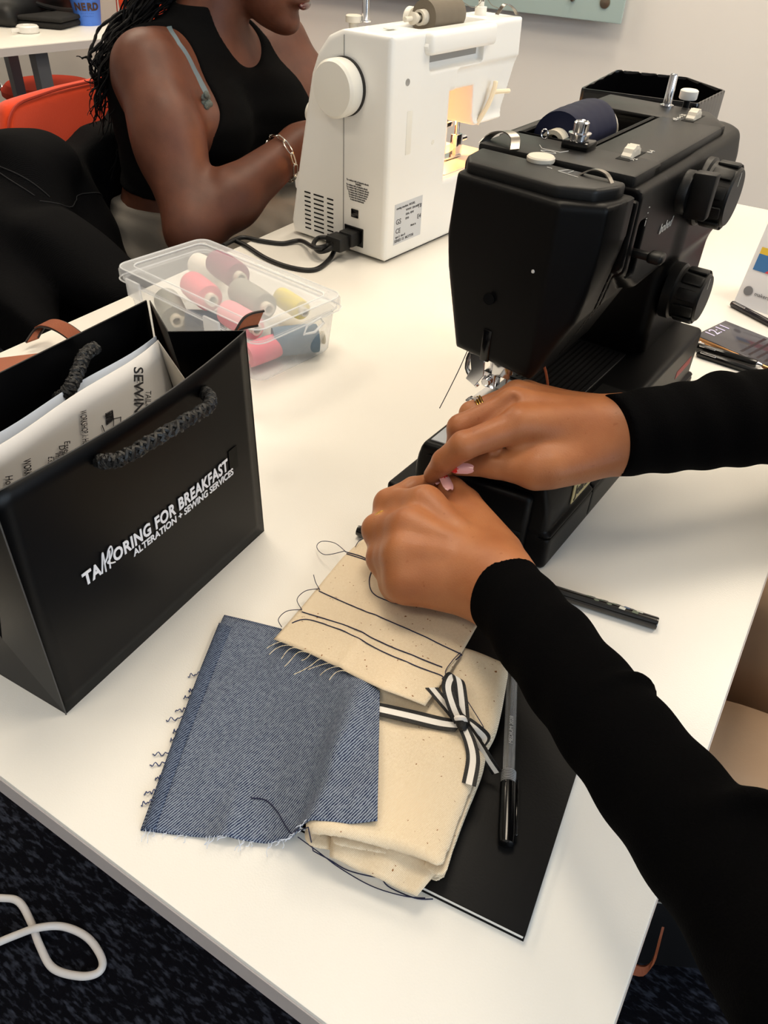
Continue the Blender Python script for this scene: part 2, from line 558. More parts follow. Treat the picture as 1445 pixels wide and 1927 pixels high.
def bm_head(p):
    x, y, z = p
    # outline of the head in (x, z), narrower towards the bottom
    o1 = poly2(x, z, [(-0.150, 0.262), (-0.157, 0.215), (-0.135, 0.127), (-0.062, 0.127), (-0.040, 0.175), (-0.028, 0.235), (-0.028, 0.262)])
    # face cover with chamfered front corner
    o2 = poly2(x, y, [(-0.150, 0.062), (-0.062, 0.050), (-0.034, 0.066), (-0.026, 0.088), (-0.026, 0.165), (-0.165, 0.165), (-0.165, 0.075)])
    head = rmax(o1, o2, 0.006)
    head = rmax(head, z - 0.262, 0.003)
    # long arm
    arm = sbox(p, (-0.167, 0.10, 0.178), (-0.028, 0.372, 0.262), 0.006)
    arm = rmax(arm, plane(p, (-0.045, 0.366, 0), (0.75, 0.66, 0)), 0.004)
    arm = rmax(arm, plane(p, (-0.10, 0.10, 0.178), (0.35, -0.5, -0.8)), 0.004)
    # upright
    col = sbox(p, (-0.158, 0.235, 0.06), (-0.032, 0.366, 0.25), 0.012)
    d = smin(np.minimum(head, arm), col, 0.022)
    # slot for the thread lever running over top and front
    d = np.maximum(d, -sbox(p, (-0.105, 0.100, 0.12), (0.02, 0.1035, 0.30), 0.0))
    d = np.maximum(d, -sbox(p, (-0.105, 0.1100, 0.15), (0.02, 0.1120, 0.30), 0.0))
    d = np.maximum(d, -(sbox(p, (-0.075, 0.1035, 0.256), (0.02, 0.112, 0.30), 0.0)))
    # recess for the reverse lever
    d = np.maximum(d, -sbox(p, (-0.040, 0.121, 0.196), (0.0, 0.134, 0.238), 0.003))
    # recess in the top for the lying thread spool
    d = np.maximum(d, -sbox(p, (-0.158, 0.165, 0.236), (-0.093, 0.305, 0.30), 0.004))
    return d
link('body', sdf_mesh('body', [(bm_head, (-0.178, 0.035, 0.05), (-0.015, 0.385, 0.275), 0.0016)]), M_blk, bmc)
# raised top plates
def top_plate(name, pts, z0, z1, m, bev=0.003):
    return link(name, prism(B(), [(px, py, z0) for px, py in pts], (0, 0, z1 - z0), bev, 3), m, bmc)
top_plate('face_lid', [(-0.143, 0.066), (-0.070, 0.058), (-0.045, 0.068), (-0.036, 0.086), (-0.036, 0.098), (-0.155, 0.106), (-0.152, 0.08)], 0.258, 0.269, M_blk2)
rc = B()   # top cover with an opening around the thread recess
box(rc, (-0.163, 0.114, 0.259), (-0.036, 0.165, 0.2695), 0.0025, 2)
box(rc, (-0.092, 0.150, 0.259), (-0.036, 0.318, 0.2694), 0.0025, 2)
prism(rc, [(-0.163, 0.306, 0.259), (-0.036, 0.306, 0.259), (-0.036, 0.318, 0.259), (-0.062, 0.360, 0.259), (-0.163, 0.364, 0.259)], (0, 0, 0.0107), 0.0025, 2)
box(rc, (-0.166, 0.150, 0.255), (-0.158, 0.318, 0.2690), 0.0025, 2)
link('top_cover', rc, M_blk2, bmc)
link('recess_floor', box(B(), (-0.158, 0.165, 0.232), (-0.093, 0.305, 0.2375), 0.001), M_gap, bmc)
link('recess_frame', tube(B(), [(-0.1555, 0.168, 0.268), (-0.0955, 0.168, 0.268), (-0.0955, 0.302, 0.268), (-0.1555, 0.302, 0.268)], 0.0018, 6, closed=True), M_blk, bmc)
# thread pin and disc in the recess
link('thread_pin', tube(B(), [(-0.133, 0.182, 0.258), (-0.133, 0.302, 0.258)], 0.0032, 10), M_ivory, bmc)
link('pin_disc', lathe(B(), [(0.006, 0), (0.019, 0.0005), (0.019, 0.0025), (0.006, 0.003)], (-0.133, 0.272, 0.258), (0, 1, 0), 28), M_ivory, bmc)
# bobbin winder, tension stud, guides, thumb wheels
bw = link('winder_spindle', lathe(B(), [(0.0062, 0), (0.0062, 0.002), (0.0038, 0.003), (0.0036, 0.026), (0.0028, 0.0275)], (-0.100, 0.348, 0.2695), (0, 0, 1), 20), M_chrome, bmc)
link('winder_stop', lathe(B(), [(0.0075, 0), (0.0082, 0.001), (0.0082, 0.007), (0.007, 0.008)], (-0.088, 0.366, 0.2755), (0, 0, 1), 20), mat('white_plastic_small', (225, 223, 218), 0.35), bmc)
link('winder_post', lathe(B(), [(0.003, 0), (0.003, 0.010)], (-0.088, 0.366, 0.266), (0, 0, 1), 12), M_blk, bmc)
tsd = link('tension_stud', lathe(B(), [(0.0072, 0), (0.0072, 0.004), (0.0086, 0.0045), (0.0086, 0.0055), (0.0058, 0.006), (0.0058, 0.0125), (0.0048, 0.0135), (0.0035, 0.0125)], (-0.0995, 0.155, 0.2745), (0, 0, 1), 24), M_chrome, bmc)
link('stud_block', box(B(), (-0.110, 0.146, 0.2685), (-0.088, 0.165, 0.2752), 0.002), M_blkg, bmc)
def thumb_wheel(x, y):
    n = 26
    bmx = B()
    prof = [(0.0085, -0.0042), (0.0112, -0.0036), (0.0112, 0.0036), (0.0085, 0.0042)]
    rings = []
    for r, h in prof:
        rings.append([bmx.verts.new((x + h, y + (r + (0.0009 if k % 2 else 0)) * math.cos(2 * math.pi * k / n), 0.2655 + (r + (0.0009 if k % 2 else 0)) * math.sin(2 * math.pi * k / n))) for k in range(n)])
    for a, b_ in zip(rings, rings[1:]):
        for k in range(n):
            bmx.faces.new((a[k], b_[k], b_[(k + 1) % n], a[(k + 1) % n]))
    bmx.faces.new(rings[0]); bmx.faces.new(list(reversed(rings[-1])))
    bmesh.ops.recalc_face_normals(bmx, faces=bmx.faces)
    o = link('thumb_wheel', bmx, M_ivory, bmc, smooth=False)
    link('wheel_slot', box(B(), (x - 0.0055, y - 0.0165, 0.2690), (x + 0.0055, y + 0.0165, 0.2698), 0.0002), M_gap, bmc, smooth=False)
    return o
thumb_wheel(-0.060, 0.163)
thumb_wheel(-0.066, 0.322)
fd = lathe(B(), [(0.0098, 0), (0.0102, 0.001), (0.0102, 0.003), (0.0092, 0.004)], (-0.1045, 0.1035, 0.2685), (0, 0, 1), 30)
link('foot_pressure_dial', fd, M_ivory, bmc)
M_wire = mat('wire_steel', (150, 145, 138), 0.3, metal=1)
def guide_strip(name, pts, w, d):
    path = catmull(pts, 6)
    return link(name, strip_path(B(), path, [d] * len(path), w, 0.0009), M_wire, bmc)
guide_strip('thread_guide', [(-0.163, 0.122, 0.268), (-0.158, 0.127, 0.2745), (-0.146, 0.125, 0.2785), (-0.136, 0.121, 0.2765), (-0.1315, 0.114, 0.270)], 0.008, (0.5, 0.85, 0))
guide_strip('take_up_guide', [(-0.068, 0.092, 0.2695), (-0.060, 0.0935, 0.274), (-0.050, 0.0925, 0.2735), (-0.043, 0.089, 0.269)], 0.004, (0.2, 0.98, 0))
link('eyelet', tube(B(), [(-0.1245 + 0.0028 * math.cos(a), 0.147, 0.276 + 0.0034 * math.sin(a)) for a in [k * math.pi / 6 for k in range(12)]], 0.0006, 6, closed=True), M_chrome, bmc)
# front dials
def dial(name, y, z, r, h, ribs=10):
    o = link(name, lathe(B(), [(r * 1.02, 0), (r * 1.02, h * 0.25), (r * 0.93, h * 0.3), (r * 0.88, h * 0.95), (r * 0.82, h), (0.001, h)], (-0.030, y, z), (1, 0, 0), 40), M_blk2, bmc)
    for k in range(ribs):
        a = 2 * math.pi * k / ribs
        M = Matrix.Translation((-0.030, y, z)) @ Matrix.Rotation(a, 4, 'X')
        link('grip', box(B(), (h * 0.38, -0.0052, r * 0.86), (h * 0.93, 0.0052, r * 0.985), 0.002, 2, M), M_blk2, o)
    link('dial_mark', box(B(), (h * 1.0 - 0.030, y - 0.0006, z + r * 0.35), (h * 1.0 - 0.0297, y + 0.0006, z + r * 0.75)), M_print, o, smooth=False)
    return o
dial('stitch_dial', 0.258, 0.230, 0.0265, 0.031)
dial('length_dial', 0.262, 0.142, 0.0245, 0.032)
pd = link('width_selector', lathe(B(), [(0.0165, 0), (0.0165, 0.007), (0.015, 0.009), (0.001, 0.009)], (-0.030, 0.210, 0.240), (1, 0, 0), 32), M_blk2, bmc)
link('selector_fin', prism(B(), [(-0.022, 0.203, 0.257), (-0.004, 0.203, 0.258), (-0.004, 0.203, 0.223), (-0.022, 0.203, 0.222)], (0, 0.012, 0), 0.002, 2), M_blk2, pd)
# reverse lever
lv = B()
box(lv, (-0.036, 0.1245, 0.211), (-0.014, 0.131, 0.217), 0.002)
box(lv, (-0.018, 0.1215, 0.2105), (-0.006, 0.134, 0.2185), 0.003, 3)
link('reverse_lever', lv, M_blk2, bmc)
# face plate marks
link('face_screw', lathe(B(), [(0.0048, 0), (0.0045, 0.0012), (0.001, 0.0012)], (-0.106, 0.0545, 0.180), (0.1, -1, 0), 18), M_blkg, bmc)
link('face_pin', lathe(B(), [(0.0014, 0), (0.001, 0.001), (0.0003, 0.001)], (-0.073, 0.0515, 0.211), (0.1, -1, 0), 10), M_print, bmc)
link('threader_slot', box(B(), (-0.108, 0.0545, 0.128), (-0.100, 0.058, 0.155), 0.001), M_blkg, bmc)
# lettering on the machine
RX = (-0.0278, 0, 0)
text_obj('lettering', 'bobed', 0.011, M_print, bmc, basis((-0.0274, 0.172, 0.216), (0, 1, 0), (0, 0, 1)), shear=0.3)
for k in range(4):
    text_obj('lettering', '-' if k != 3 else 'I', 0.006, M_print, bmc, basis((-0.0274, 0.131, 0.245 - k * 0.004), (0, 1, 0), (0, 0, 1)))
text_obj('lettering', '>2', 0.006, M_print, bmc, basis((-0.052, 0.150, 0.2697), (0, 1, 0), (-1, 0, 0)))
text_obj('lettering', '0-4', 0.006, M_print, bmc, basis((-0.0505, 0.180, 0.2697), (0, 1, 0), (-1, 0, 0)))
text_obj('lettering', 'off o-o 20', 0.007, M_print, bmc, basis((-0.074, 0.300, 0.2700), (0, 1, 0), (-1, 0, 0)))
def print_line(pts, r=0.00025, m=None, parent=None, name='printed_line'):
    return link(name, tube(B(), pts, r, 5), m or M_print, parent or bmc)
print_line([(-0.124, 0.140, 0.2697), (-0.118, 0.132, 0.2697), (-0.103, 0.132, 0.2697), (-0.100, 0.140, 0.2697)])
print_line(catmull([(-0.116, 0.126, 0.2697), (-0.110, 0.130, 0.2697), (-0.104, 0.127, 0.2697), (-0.110, 0.124, 0.2697)], 5, True))
print_line([(-0.083, 0.088, 0.2692), (-0.079, 0.096, 0.2692), (-0.075, 0.096, 0.2692), (-0.076, 0.089, 0.2692), (-0.083, 0.088, 0.2692), (-0.066, 0.084, 0.2692)])
print_line([(-0.093, 0.091, 0.2692), (-0.089, 0.0905, 0.2692)], 0.0004)

# bed / free arm
def bm_bed(p):
    x, y, z = p
    near = plane(p, (0, 0, 0), (0.155, -0.988, 0))
    low = rmax(sbox(p, (-0.140, -0.06, 0.0), (0.0, 0.337, 0.036), 0.004), near, 0.004)
    up = sbox(p, (-0.117, -0.06, 0.01), (-0.004, 0.335, 0.085), 0.005)
    up = rmax(up, near + 0.001, 0.005)
    up = rmax(up, plane(p, (-0.116, -0.004, 0.07), (-0.92, 0, 0.30)), 0.003)
    up = rmax(up, plane(p, (-0.004, 0.0, 0.05), (0.95, -0.1, 0.25)), 0.003)
    d = np.minimum(low, up)
    d = np.maximum(d, -sbox(p, (-0.2, 0.0825, 0.006), (0.01, 0.0838, 0.09)))
    d = np.maximum(d, -sbox(p, (-0.010, -0.02, 0.0305), (0.01, 0.345, 0.0318)))
    return d
link('bed', sdf_mesh('bed', [(bm_bed, (-0.148, -0.034, -0.002), (0.008, 0.345, 0.092), 0.0016)]), M_blk, bmc)
NEAR = Matrix.Rotation(math.atan2(0.155, 0.988), 4, 'Z')
link('accessory_drawer', box(B(), (-0.100, -0.0065, 0.012), (-0.018, 0.004, 0.070), 0.006, 3, NEAR), M_blk, bmc)
link('drawer_groove', box(B(), (-0.038, -0.0070, 0.034), (-0.022, -0.0062, 0.0365), 0.0003, 1, NEAR), M_gap, bmc)
link('arm_socket', lathe(B(), [(0.0035, 0), (0.0035, 0.0012), (0.002, 0.0012)], (-0.104, -0.0155, 0.072), (0.155, -0.988, 0), 16), M_gap, bmc)
link('needle_plate', prism(B(), [(-0.1075, -0.010, 0.0845), (-0.045, 0.000, 0.0845), (-0.045, 0.116, 0.0845), (-0.109, 0.112, 0.0845)], (0, 0, 0.0016), 0.0004, 1), M_plate, bmc)
link('plate_slot', box(B(), (-0.094, 0.088, 0.086), (-0.078, 0.096, 0.0864)), M_gap, bmc, smooth=False)
link('slide_plate', box(B(), (-0.108, 0.118, 0.0840), (-0.043, 0.226, 0.0862), 0.0005, 1), mat('ribbed_dark_metal', (40, 40, 42), 0.35, metal=0.6, bump=0.3, bscale=500), bmc)
for k in range(12):
    link('rib', box(B(), (-0.104 + k * 0.005, 0.122, 0.0862), (-0.1025 + k * 0.005, 0.222, 0.0866)), M_blk, bmc, smooth=False)
link('cover_hatch', box(B(), (-0.038, 0.120, 0.0845), (-0.012, 0.160, 0.0862), 0.0006, 1), M_blk2, bmc)
# needle bar, presser foot
nd = lambda name, bm_, m=M_chrome: link(name, bm_, m, bmc)
nd('presser_bar', tube(B(), [(-0.104, 0.074, 0.150), (-0.104, 0.074, 0.100)], 0.003, 12))
nd('needle_bar', tube(B(), [(-0.092, 0.078, 0.150), (-0.092, 0.078, 0.118)], 0.003, 12))
nd('needle_clamp', lathe(B(), [(0.0048, 0), (0.0048, 0.008)], (-0.092, 0.078, 0.112), (0, 0, 1), 16))
nd('needle', tube(B(), [(-0.092, 0.078, 0.113), (-0.092, 0.078, 0.093), (-0.092, 0.078, 0.0875)], [0.0009, 0.0008, 0.0002], 8))
nd('foot_shank', box(B(), (-0.110, 0.068, 0.098), (-0.098, 0.079, 0.112), 0.0012))
nd('foot_screw', lathe(B(), [(0.0036, 0), (0.0042, 0.001), (0.0042, 0.004), (0.003, 0.005)], (-0.104, 0.068, 0.105), (0, -1, 0), 16))
nd('presser_foot', prism(B(), [(-0.113, 0.058, 0.088), (-0.104, 0.054, 0.088), (-0.095, 0.058, 0.088), (-0.096, 0.086, 0.088), (-0.112, 0.086, 0.088)], (0, 0, 0.0018), 0.0004, 1))
nd('foot_toe', tube(B(), catmull([(-0.113, 0.060, 0.089), (-0.112, 0.050, 0.091), (-0.104, 0.046, 0.093), (-0.096, 0.050, 0.091), (-0.095, 0.060, 0.089)], 4), 0.0014, 6))
nd('foot_lifter', tube(B(), catmull([(-0.112, 0.076, 0.130), (-0.125, 0.074, 0.122), (-0.126, 0.070, 0.108), (-0.116, 0.068, 0.099), (-0.113, 0.068, 0.096)], 4), 0.0022, 8))
nd('threader_plate', prism(B(), [(-0.120, 0.060, 0.128), (-0.106, 0.060, 0.130), (-0.105, 0.060, 0.112), (-0.112, 0.060, 0.100), (-0.121, 0.060, 0.104), (-0.117, 0.060, 0.114)], (0, 0.0015, 0), 0.0003, 1))
nd('bar_guard', box(B(), (-0.100, 0.064, 0.114), (-0.084, 0.066, 0.132), 0.0004))
nd('copper_cord', tube(B(), catmull([(-0.072, 0.090, 0.130), (-0.066, 0.094, 0.115), (-0.062, 0.096, 0.100), (-0.060, 0.097, 0.092)], 4), 0.0011, 6), mat('copper_cord', (168, 92, 55), 0.5))
# rear thread hanging down behind the arm
nd('hanging_thread', tube(B(), catmull([(-0.128, 0.075, 0.128), (-0.133, 0.07, 0.105), (-0.137, 0.062, 0.085), (-0.140, 0.055, 0.07)], 5), 0.0004, 5), mat('navy_thread', (24, 28, 48), 0.7))
# badge on the front of the bed
bdg = link('badge', prism(B(), [(-0.0036, 0.040, 0.042), (-0.0036, 0.098, 0.042), (-0.0040, 0.098, 0.064), (-0.0040, 0.040, 0.064)], (0.0010, 0, 0.0001), 0.0002, 1), mat('tan_badge', (196, 178, 128), 0.6, var=0.05), bmc, smooth=False)
text_obj('lettering', 'Jeans Pro', 0.0145, mat('badge_ink', (58, 52, 40), 0.6), bmc, basis((-0.0024, 0.0435, 0.0475), (0, 1, 0), (-0.04, 0, 1)), bold=0.0002, spacing=0.88)
link('red_label', box(B(), (-0.0045, 0.275, 0.052), (-0.0037, 0.318, 0.060)), mat('red_label', (150, 60, 62), 0.6), bmc, smooth=False)

# navy thread spool lying in the recess
def spool_parts(t, r, L, m_thread, m_core, axis=(0, 1, 0), ridges=5, fl=0.0):
    prof = [(r * 0.42, -L * 0.5), (r * 0.95, -L * 0.5)]
    n = ridges * 6
    for k in range(n + 1):
        prof.append((r * (1.0 + 0.004 * math.sin(k * 2 * math.pi / 6)) * (1 - 0.06 * abs(2 * k / n - 1) ** 6), -L * 0.5 + L * k / n))
    prof += [(r * 0.93, L * 0.5), (r * 0.42, L * 0.5)]
    link('thread', lathe(B(), prof, (0, 0, 0), axis, 36, cap=False), m_thread, t)
    a = Vector(axis)
    for s in (-1, 1):
        c = B()
        lathe(c, [(r * 0.30, 0), (r * 0.44, 0), (r * 0.44, L * 0.06), (r * 0.40, L * 0.07), (r * 0.40, L * 0.11), (r * 0.44, L * 0.12), (r * 0.44, L * 0.17), (r * 0.30, L * 0.17), (r * 0.28, 0)], a * s * L * 0.49, a * s, 24, cap=False)
        link('core', c, m_core, t)
def thread_mat(name, rgb):
    m = mat(name, rgb, 0.65, spec=0.25)
    return m
M_core = mat('spool_core', (214, 206, 188), 0.45)
def to_world(par, v): return Matrix.Translation(par.location) @ par.rotation_euler.to_matrix().to_4x4() @ Vector(v)
sp = thing('thread_spool', 'navy blue thread spool lying in the top of the black machine', 'thread spool', to_world(bmc, (-0.131, 0.222, 0.2625)), math.radians(-4))
spool_parts(sp, 0.0235, 0.068, thread_mat('navy_spool_thread', (22, 26, 50)), M_core)


# ------------------------------------------------------------------ white sewing machine (local: x towards the viewer, y along the arm, z up)
M_wht = mat('white_plastic', (236, 235, 231), 0.28, spec=0.5, var=0.01, vscale=20)
M_wht2 = mat('white_plastic_wheel', (228, 225, 216), 0.35)
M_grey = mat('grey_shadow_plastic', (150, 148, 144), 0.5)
M_ink = mat('grey_ink', (70, 70, 72), 0.7)
wmc = thing('sewing_machine', 'white sewing machine seen from behind with round handwheel and lit needle', 'sewing machine', (-0.5512, 0.9148, 0.0), math.radians(-6.5))
def wm_body(p):
    x, y, z = p
    w = -x
    # C outline seen from behind: column, arm, head, bed
    o1 = poly2(y, z, [(0.0, 0.004), (0.0, 0.276), (0.300, 0.276), (0.303, 0.225), (0.272, 0.153), (0.205, 0.153), (0.200, 0.206), (0.128, 0.206), (0.130, 0.084), (0.31, 0.084), (0.31, 0.004)])
    # side profile: leaning front, rounded shoulder
    o2 = poly2(w, z, [(0.0, 0.003), (0.0, 0.280), (0.075, 0.280), (0.104, 0.268), (0.122, 0.248), (0.134, 0.222), (0.161, 0.108), (0.180, 0.02), (0.176, 0.003)])
    d = rmax(o1 - 0.004, o2, 0.007)
    # recess under the carrying handle
    d = np.maximum(d, -sbox(p, (-0.012, 0.078, 0.232), (0.02, 0.205, 0.262), 0.004))
    # thread recess on top
    d = np.maximum(d, -sbox(p, (-0.058, 0.075, 0.262), (-0.018, 0.235, 0.30), 0.004))
    # stepped cheek above the needle
    d = np.maximum(d, -(sbox(p, (-0.006, 0.140, 0.150), (0.02, 0.40, 0.232), 0.012)))
    return d
link('body', sdf_mesh('body', [(wm_body, (-0.192, -0.012, -0.004), (0.012, 0.325, 0.290), 0.002)]), M_wht, wmc)
link('foot_plate', box(B(), (-0.172, 0.008, -0.0005), (-0.006, 0.30, 0.006), 0.001), mat('dark_rubber', (28, 28, 30), 0.7), wmc)
link('body_seam', prism(B(), [(-0.0755, -0.0052, 0.008), (-0.0748, -0.0052, 0.008), (-0.0748, -0.0052, 0.272), (-0.0755, -0.0052, 0.272)], (0, 0.002, 0)), M_grey, wmc, smooth=False)
# hand wheel
hw = link('handwheel', lathe(B(), [(0.033, 0), (0.034, 0.004), (0.034, 0.020), (0.031, 0.0235), (0.001, 0.0245)], (-0.0735, -0.0075, 0.2145), (0, -1, 0), 56), M_wht2, wmc)
link('wheel_gap', lathe(B(), [(0.0345, 0), (0.0345, 0.004), (0.030, 0.004)], (-0.0735, -0.004, 0.2145), (0, -1, 0), 48), mat('dark_shadow_gap', (40, 38, 36), 0.8), wmc)
# carrying handle
hb = B()
tube(hb, [(-0.020, 0.066, 0.262), (0.006, 0.066, 0.262)], 0.004, 8)
box(hb, (-0.012, 0.064, 0.252), (0.012, 0.218, 0.278), 0.006, 3)
link('carrying_handle', hb, M_wht, wmc)
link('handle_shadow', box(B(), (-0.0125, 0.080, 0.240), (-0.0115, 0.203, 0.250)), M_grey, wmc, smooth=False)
link('screw_hole', lathe(B(), [(0.0042, 0), (0.0042, 0.001), (0.003, 0.0005)], (-0.0004, 0.031, 0.2258), (1, 0, 0), 20), M_grey, wmc)
link('oval_mark', lathe(B(), [(0.0035, 0), (0.003, 0.0006)], (-0.0002, 0.096, 0.145), (1, 0, 0), 16), M_wht2, wmc)
link('blank_plate', box(B(), (-0.0010, 0.0335, 0.139), (0.0005, 0.045, 0.192), 0.0004), M_wht2, wmc)
# vents: three columns of slots
for (w0, w1) in ((0.1505, 0.1385), (0.1325, 0.1130), (0.1065, 0.0945)):
    for k in range(9):
        z = 0.0155 + k * 0.0064
        link('vent_slot', box(B(), (-w0, -0.0046, z), (-w1, -0.0035, z + 0.0022), 0.0004, 1), M_gap, wmc, smooth=False)
# print block, switch, socket with plug
for k, (a, b_) in enumerate(((0.070, 0.024), (0.054, 0.042), (0.0705, 0.026), (0.070, 0.023), (0.069, 0.024), (0.0665, 0.026), (0.066, 0.028), (0.065, 0.031), (0.063, 0.034))):
    z = 0.1008 - k * 0.0031
    text_obj('lettering', 'To reduce risk of electric shock' if k != 1 else 'WARNING', 0.0030, M_ink, wmc, Matrix.Translation((-a, -0.0044, z)) @ basis((0, 0, 0), (1, 0, 0), (0, 0, 1)) @ Matrix.Diagonal(((a - b_) / (0.0455 if k != 1 else 0.0168), 1, 1, 1)), 0.0001, bold=0.00012)
link('switch_frame', box(B(), (-0.0615, -0.0048, 0.052), (-0.0455, -0.0035, 0.0665), 0.001), M_wht2, wmc)
link('power_switch', box(B(), (-0.060, -0.0062, 0.0535), (-0.047, -0.0035, 0.065), 0.0008), M_blkg, wmc)
link('socket', box(B(), (-0.073, -0.0052, 0.014), (-0.038, -0.0030, 0.0405), 0.003, 3), M_blkg, wmc)
# rating label
rl = link('rating_label', box(B(), (-0.0004, 0.0165, 0.022), (0.0003, 0.0805, 0.078)), mat('silver_label', (196, 199, 203), 0.4), wmc, smooth=False)
LB = lambda y, z: basis((0.00045, y, z), (0, 1, 0), (0, 0, 1))
for s, y, z, sz in (('sewing machine  MODEL', 0.020, 0.0705, 0.0042), ('WWW  220-240V', 0.042, 0.0645, 0.004), ('50Hz  85W', 0.042, 0.0585, 0.004), ('IPX0', 0.042, 0.0525, 0.004), ('GS', 0.020, 0.050, 0.010), ('CE', 0.020, 0.0375, 0.0095), ('Made in', 0.055, 0.040, 0.004),
                    ('type 2  class II', 0.020, 0.0310, 0.004), ('SERIES 15  MOTOR', 0.018, 0.0250, 0.0055), ('T8', 0.070, 0.062, 0.008), ('E4', 0.070, 0.047, 0.009)):
    text_obj('lettering', s, sz, M_ink, rl, LB(y, z), 0.0001, bold=0.0001)
# needle area
wn_ = lambda name, bm_, m=M_chrome: link(name, bm_, m, wmc)
wn_('presser_bar', tube(B(), [(-0.0580, 0.2440, 0.1560), (-0.0580, 0.2440, 0.0960)], 0.0038, 12))
wn_('needle_bar', tube(B(), [(-0.0660, 0.2270, 0.1560), (-0.0660, 0.2270, 0.1380)], 0.003, 12))
wn_('needle_clamp', box(B(), (-0.0720, 0.2180, 0.1340), (-0.0600, 0.2340, 0.1410), 0.001))
wn_('needle', tube(B(), [(-0.0660, 0.2270, 0.1360), (-0.0660, 0.2270, 0.0930)], 0.0008, 8))
wn_('presser_foot', prism(B(), [(-0.0680, 0.2000, 0.0900), (-0.0520, 0.2000, 0.0900), (-0.0500, 0.2500, 0.0900), (-0.0700, 0.2500, 0.0900)], (0, 0, 0.003), 0.0006, 1))
wn_('foot_shank', box(B(), (-0.0640, 0.2360, 0.0920), (-0.0520, 0.2540, 0.1220), 0.0015))
wn_('foot_screw', lathe(B(), [(0.004, 0), (0.004, 0.012)], (-0.0560, 0.2540, 0.1140), (0, 1, 0), 14))
wn_('needle_plate', box(B(), (-0.1050, 0.1500, 0.0868), (-0.0120, 0.3120, 0.0892), 0.0005, 1), mat('pale_plate', (205, 200, 192), 0.35, metal=0.25))
wn_('feed_slot', box(B(), (-0.0620, 0.2120, 0.0892), (-0.0520, 0.2440, 0.0895)), M_gap)
lvx = B()
tube(lvx, catmull([(-0.004, 0.212, 0.150), (0.004, 0.226, 0.176), (0.006, 0.234, 0.196), (0.005, 0.237, 0.204)], 5), [0.0036] * 15 + [0.003], 8)
tube(lvx, catmull([(0.004, 0.236, 0.190), (0.009, 0.250, 0.190), (0.012, 0.266, 0.189)], 4), 0.0032, 8)
wn_('presser_lifter', lvx, mat('cream_plastic', (236, 220, 190), 0.4))
# sewing lamp inside the head
wn_('lamp_bulb', lathe(B(), [(0.002, 0), (0.006, 0.003), (0.007, 0.010), (0.004, 0.016)], (-0.085, 0.235, 0.146), (0, 0, 1), 16), mat('lamp_glow', (255, 210, 140), 0.5, emit=(255, 190, 105), estr=30))
ld = bpy.data.lights.new('sewing_lamp_light', 'POINT')
ld.energy = 1.3
ld.color = (1.0, 0.36, 0.08)
ld.shadow_soft_size = 0.008
lo_ = bpy.data.objects.new('sewing_lamp_light', ld)
COL.objects.link(lo_)
lo_.parent = wmc
lo_.location = (-0.080, 0.240, 0.138)
# top details
wn_('thread_pin', tube(B(), [(-0.040, 0.072, 0.286), (-0.040, 0.205, 0.286)], 0.003, 10), M_ivory)
wn_('pin_cap', lathe(B(), [(0.003, 0), (0.006, 0.002), (0.0075, 0.010), (0.004, 0.012)], (-0.040, 0.098, 0.286), (0, -1, 0), 16), M_ivory)
wn_('winder_spindle', lathe(B(), [(0.007, 0), (0.007, 0.0015), (0.0045, 0.002), (0.0043, 0.026), (0.003, 0.027)], (-0.088, 0.052, 0.280), (0, 0, 1), 18))
wn_('winder_stop', lathe(B(), [(0.006, 0), (0.006, 0.012), (0.0105, 0.013), (0.0105, 0.020), (0.009, 0.021)], (-0.101, 0.044, 0.266), (0, 0, 1), 22), M_ivory)
for y in (0.135, 0.222):
    wn_('tension_wheel', lathe(B(), [(0.012, 0), (0.013, 0.001), (0.013, 0.008), (0.012, 0.009), (0.006, 0.009)], (-0.082, y, 0.280), (1, 0, 0), 28), M_wht2)
wn_('bobbin_tension', lathe(B(), [(0.0085, 0), (0.0085, 0.010), (0.004, 0.0105), (0.004, 0.017), (0.003, 0.0175)], (-0.048, 0.262, 0.278), (0, 0, 1), 18), M_wht2)
wn_('tension_pin', lathe(B(), [(0.004, 0), (0.0045, 0.004), (0.002, 0.006), (0.003, 0.009), (0.001, 0.010)], (-0.048, 0.262, 0.294), (0, 0, 1), 14))
tg = catmull([(-0.030, 0.278, 0.279), (-0.020, 0.280, 0.292), (-0.014, 0.292, 0.288), (-0.010, 0.300, 0.279)], 5)
wn_('thread_guide', strip_path(B(), tg, [(0.6, -0.2, 0)] * len(tg), 0.012, 0.0008), M_wire)
wn_('top_slot', box(B(), (-0.040, 0.028, 0.2796), (-0.030, 0.046, 0.2805), 0.0003), M_wht2)
wn_('loose_thread', tube(B(), catmull([(-0.04, 0.195, 0.300), (-0.036, 0.225, 0.290), (-0.032, 0.245, 0.300), (-0.030, 0.262, 0.291), (-0.026, 0.280, 0.286)], 5), 0.0005, 5), mat('grey_thread_line', (120, 115, 105), 0.7))
for zz in (0.075, 0.105, 0.14):
    pass
wn_('front_dial', lathe(B(), [(0.016, 0), (0.017, 0.004), (0.017, 0.016), (0.015, 0.018), (0.001, 0.018)], (-0.146, 0.030, 0.165), (-0.97, 0, 0.23), 30), M_wht2)
sp2 = thing('thread_spool', 'taupe grey thread spool on top of the white machine', 'thread spool', to_world(wmc, (-0.040, 0.148, 0.286)), math.radians(-6.5))
spool_parts(sp2, 0.0205, 0.070, thread_mat('taupe_thread', (112, 103, 90)), M_ivory, ridges=4)

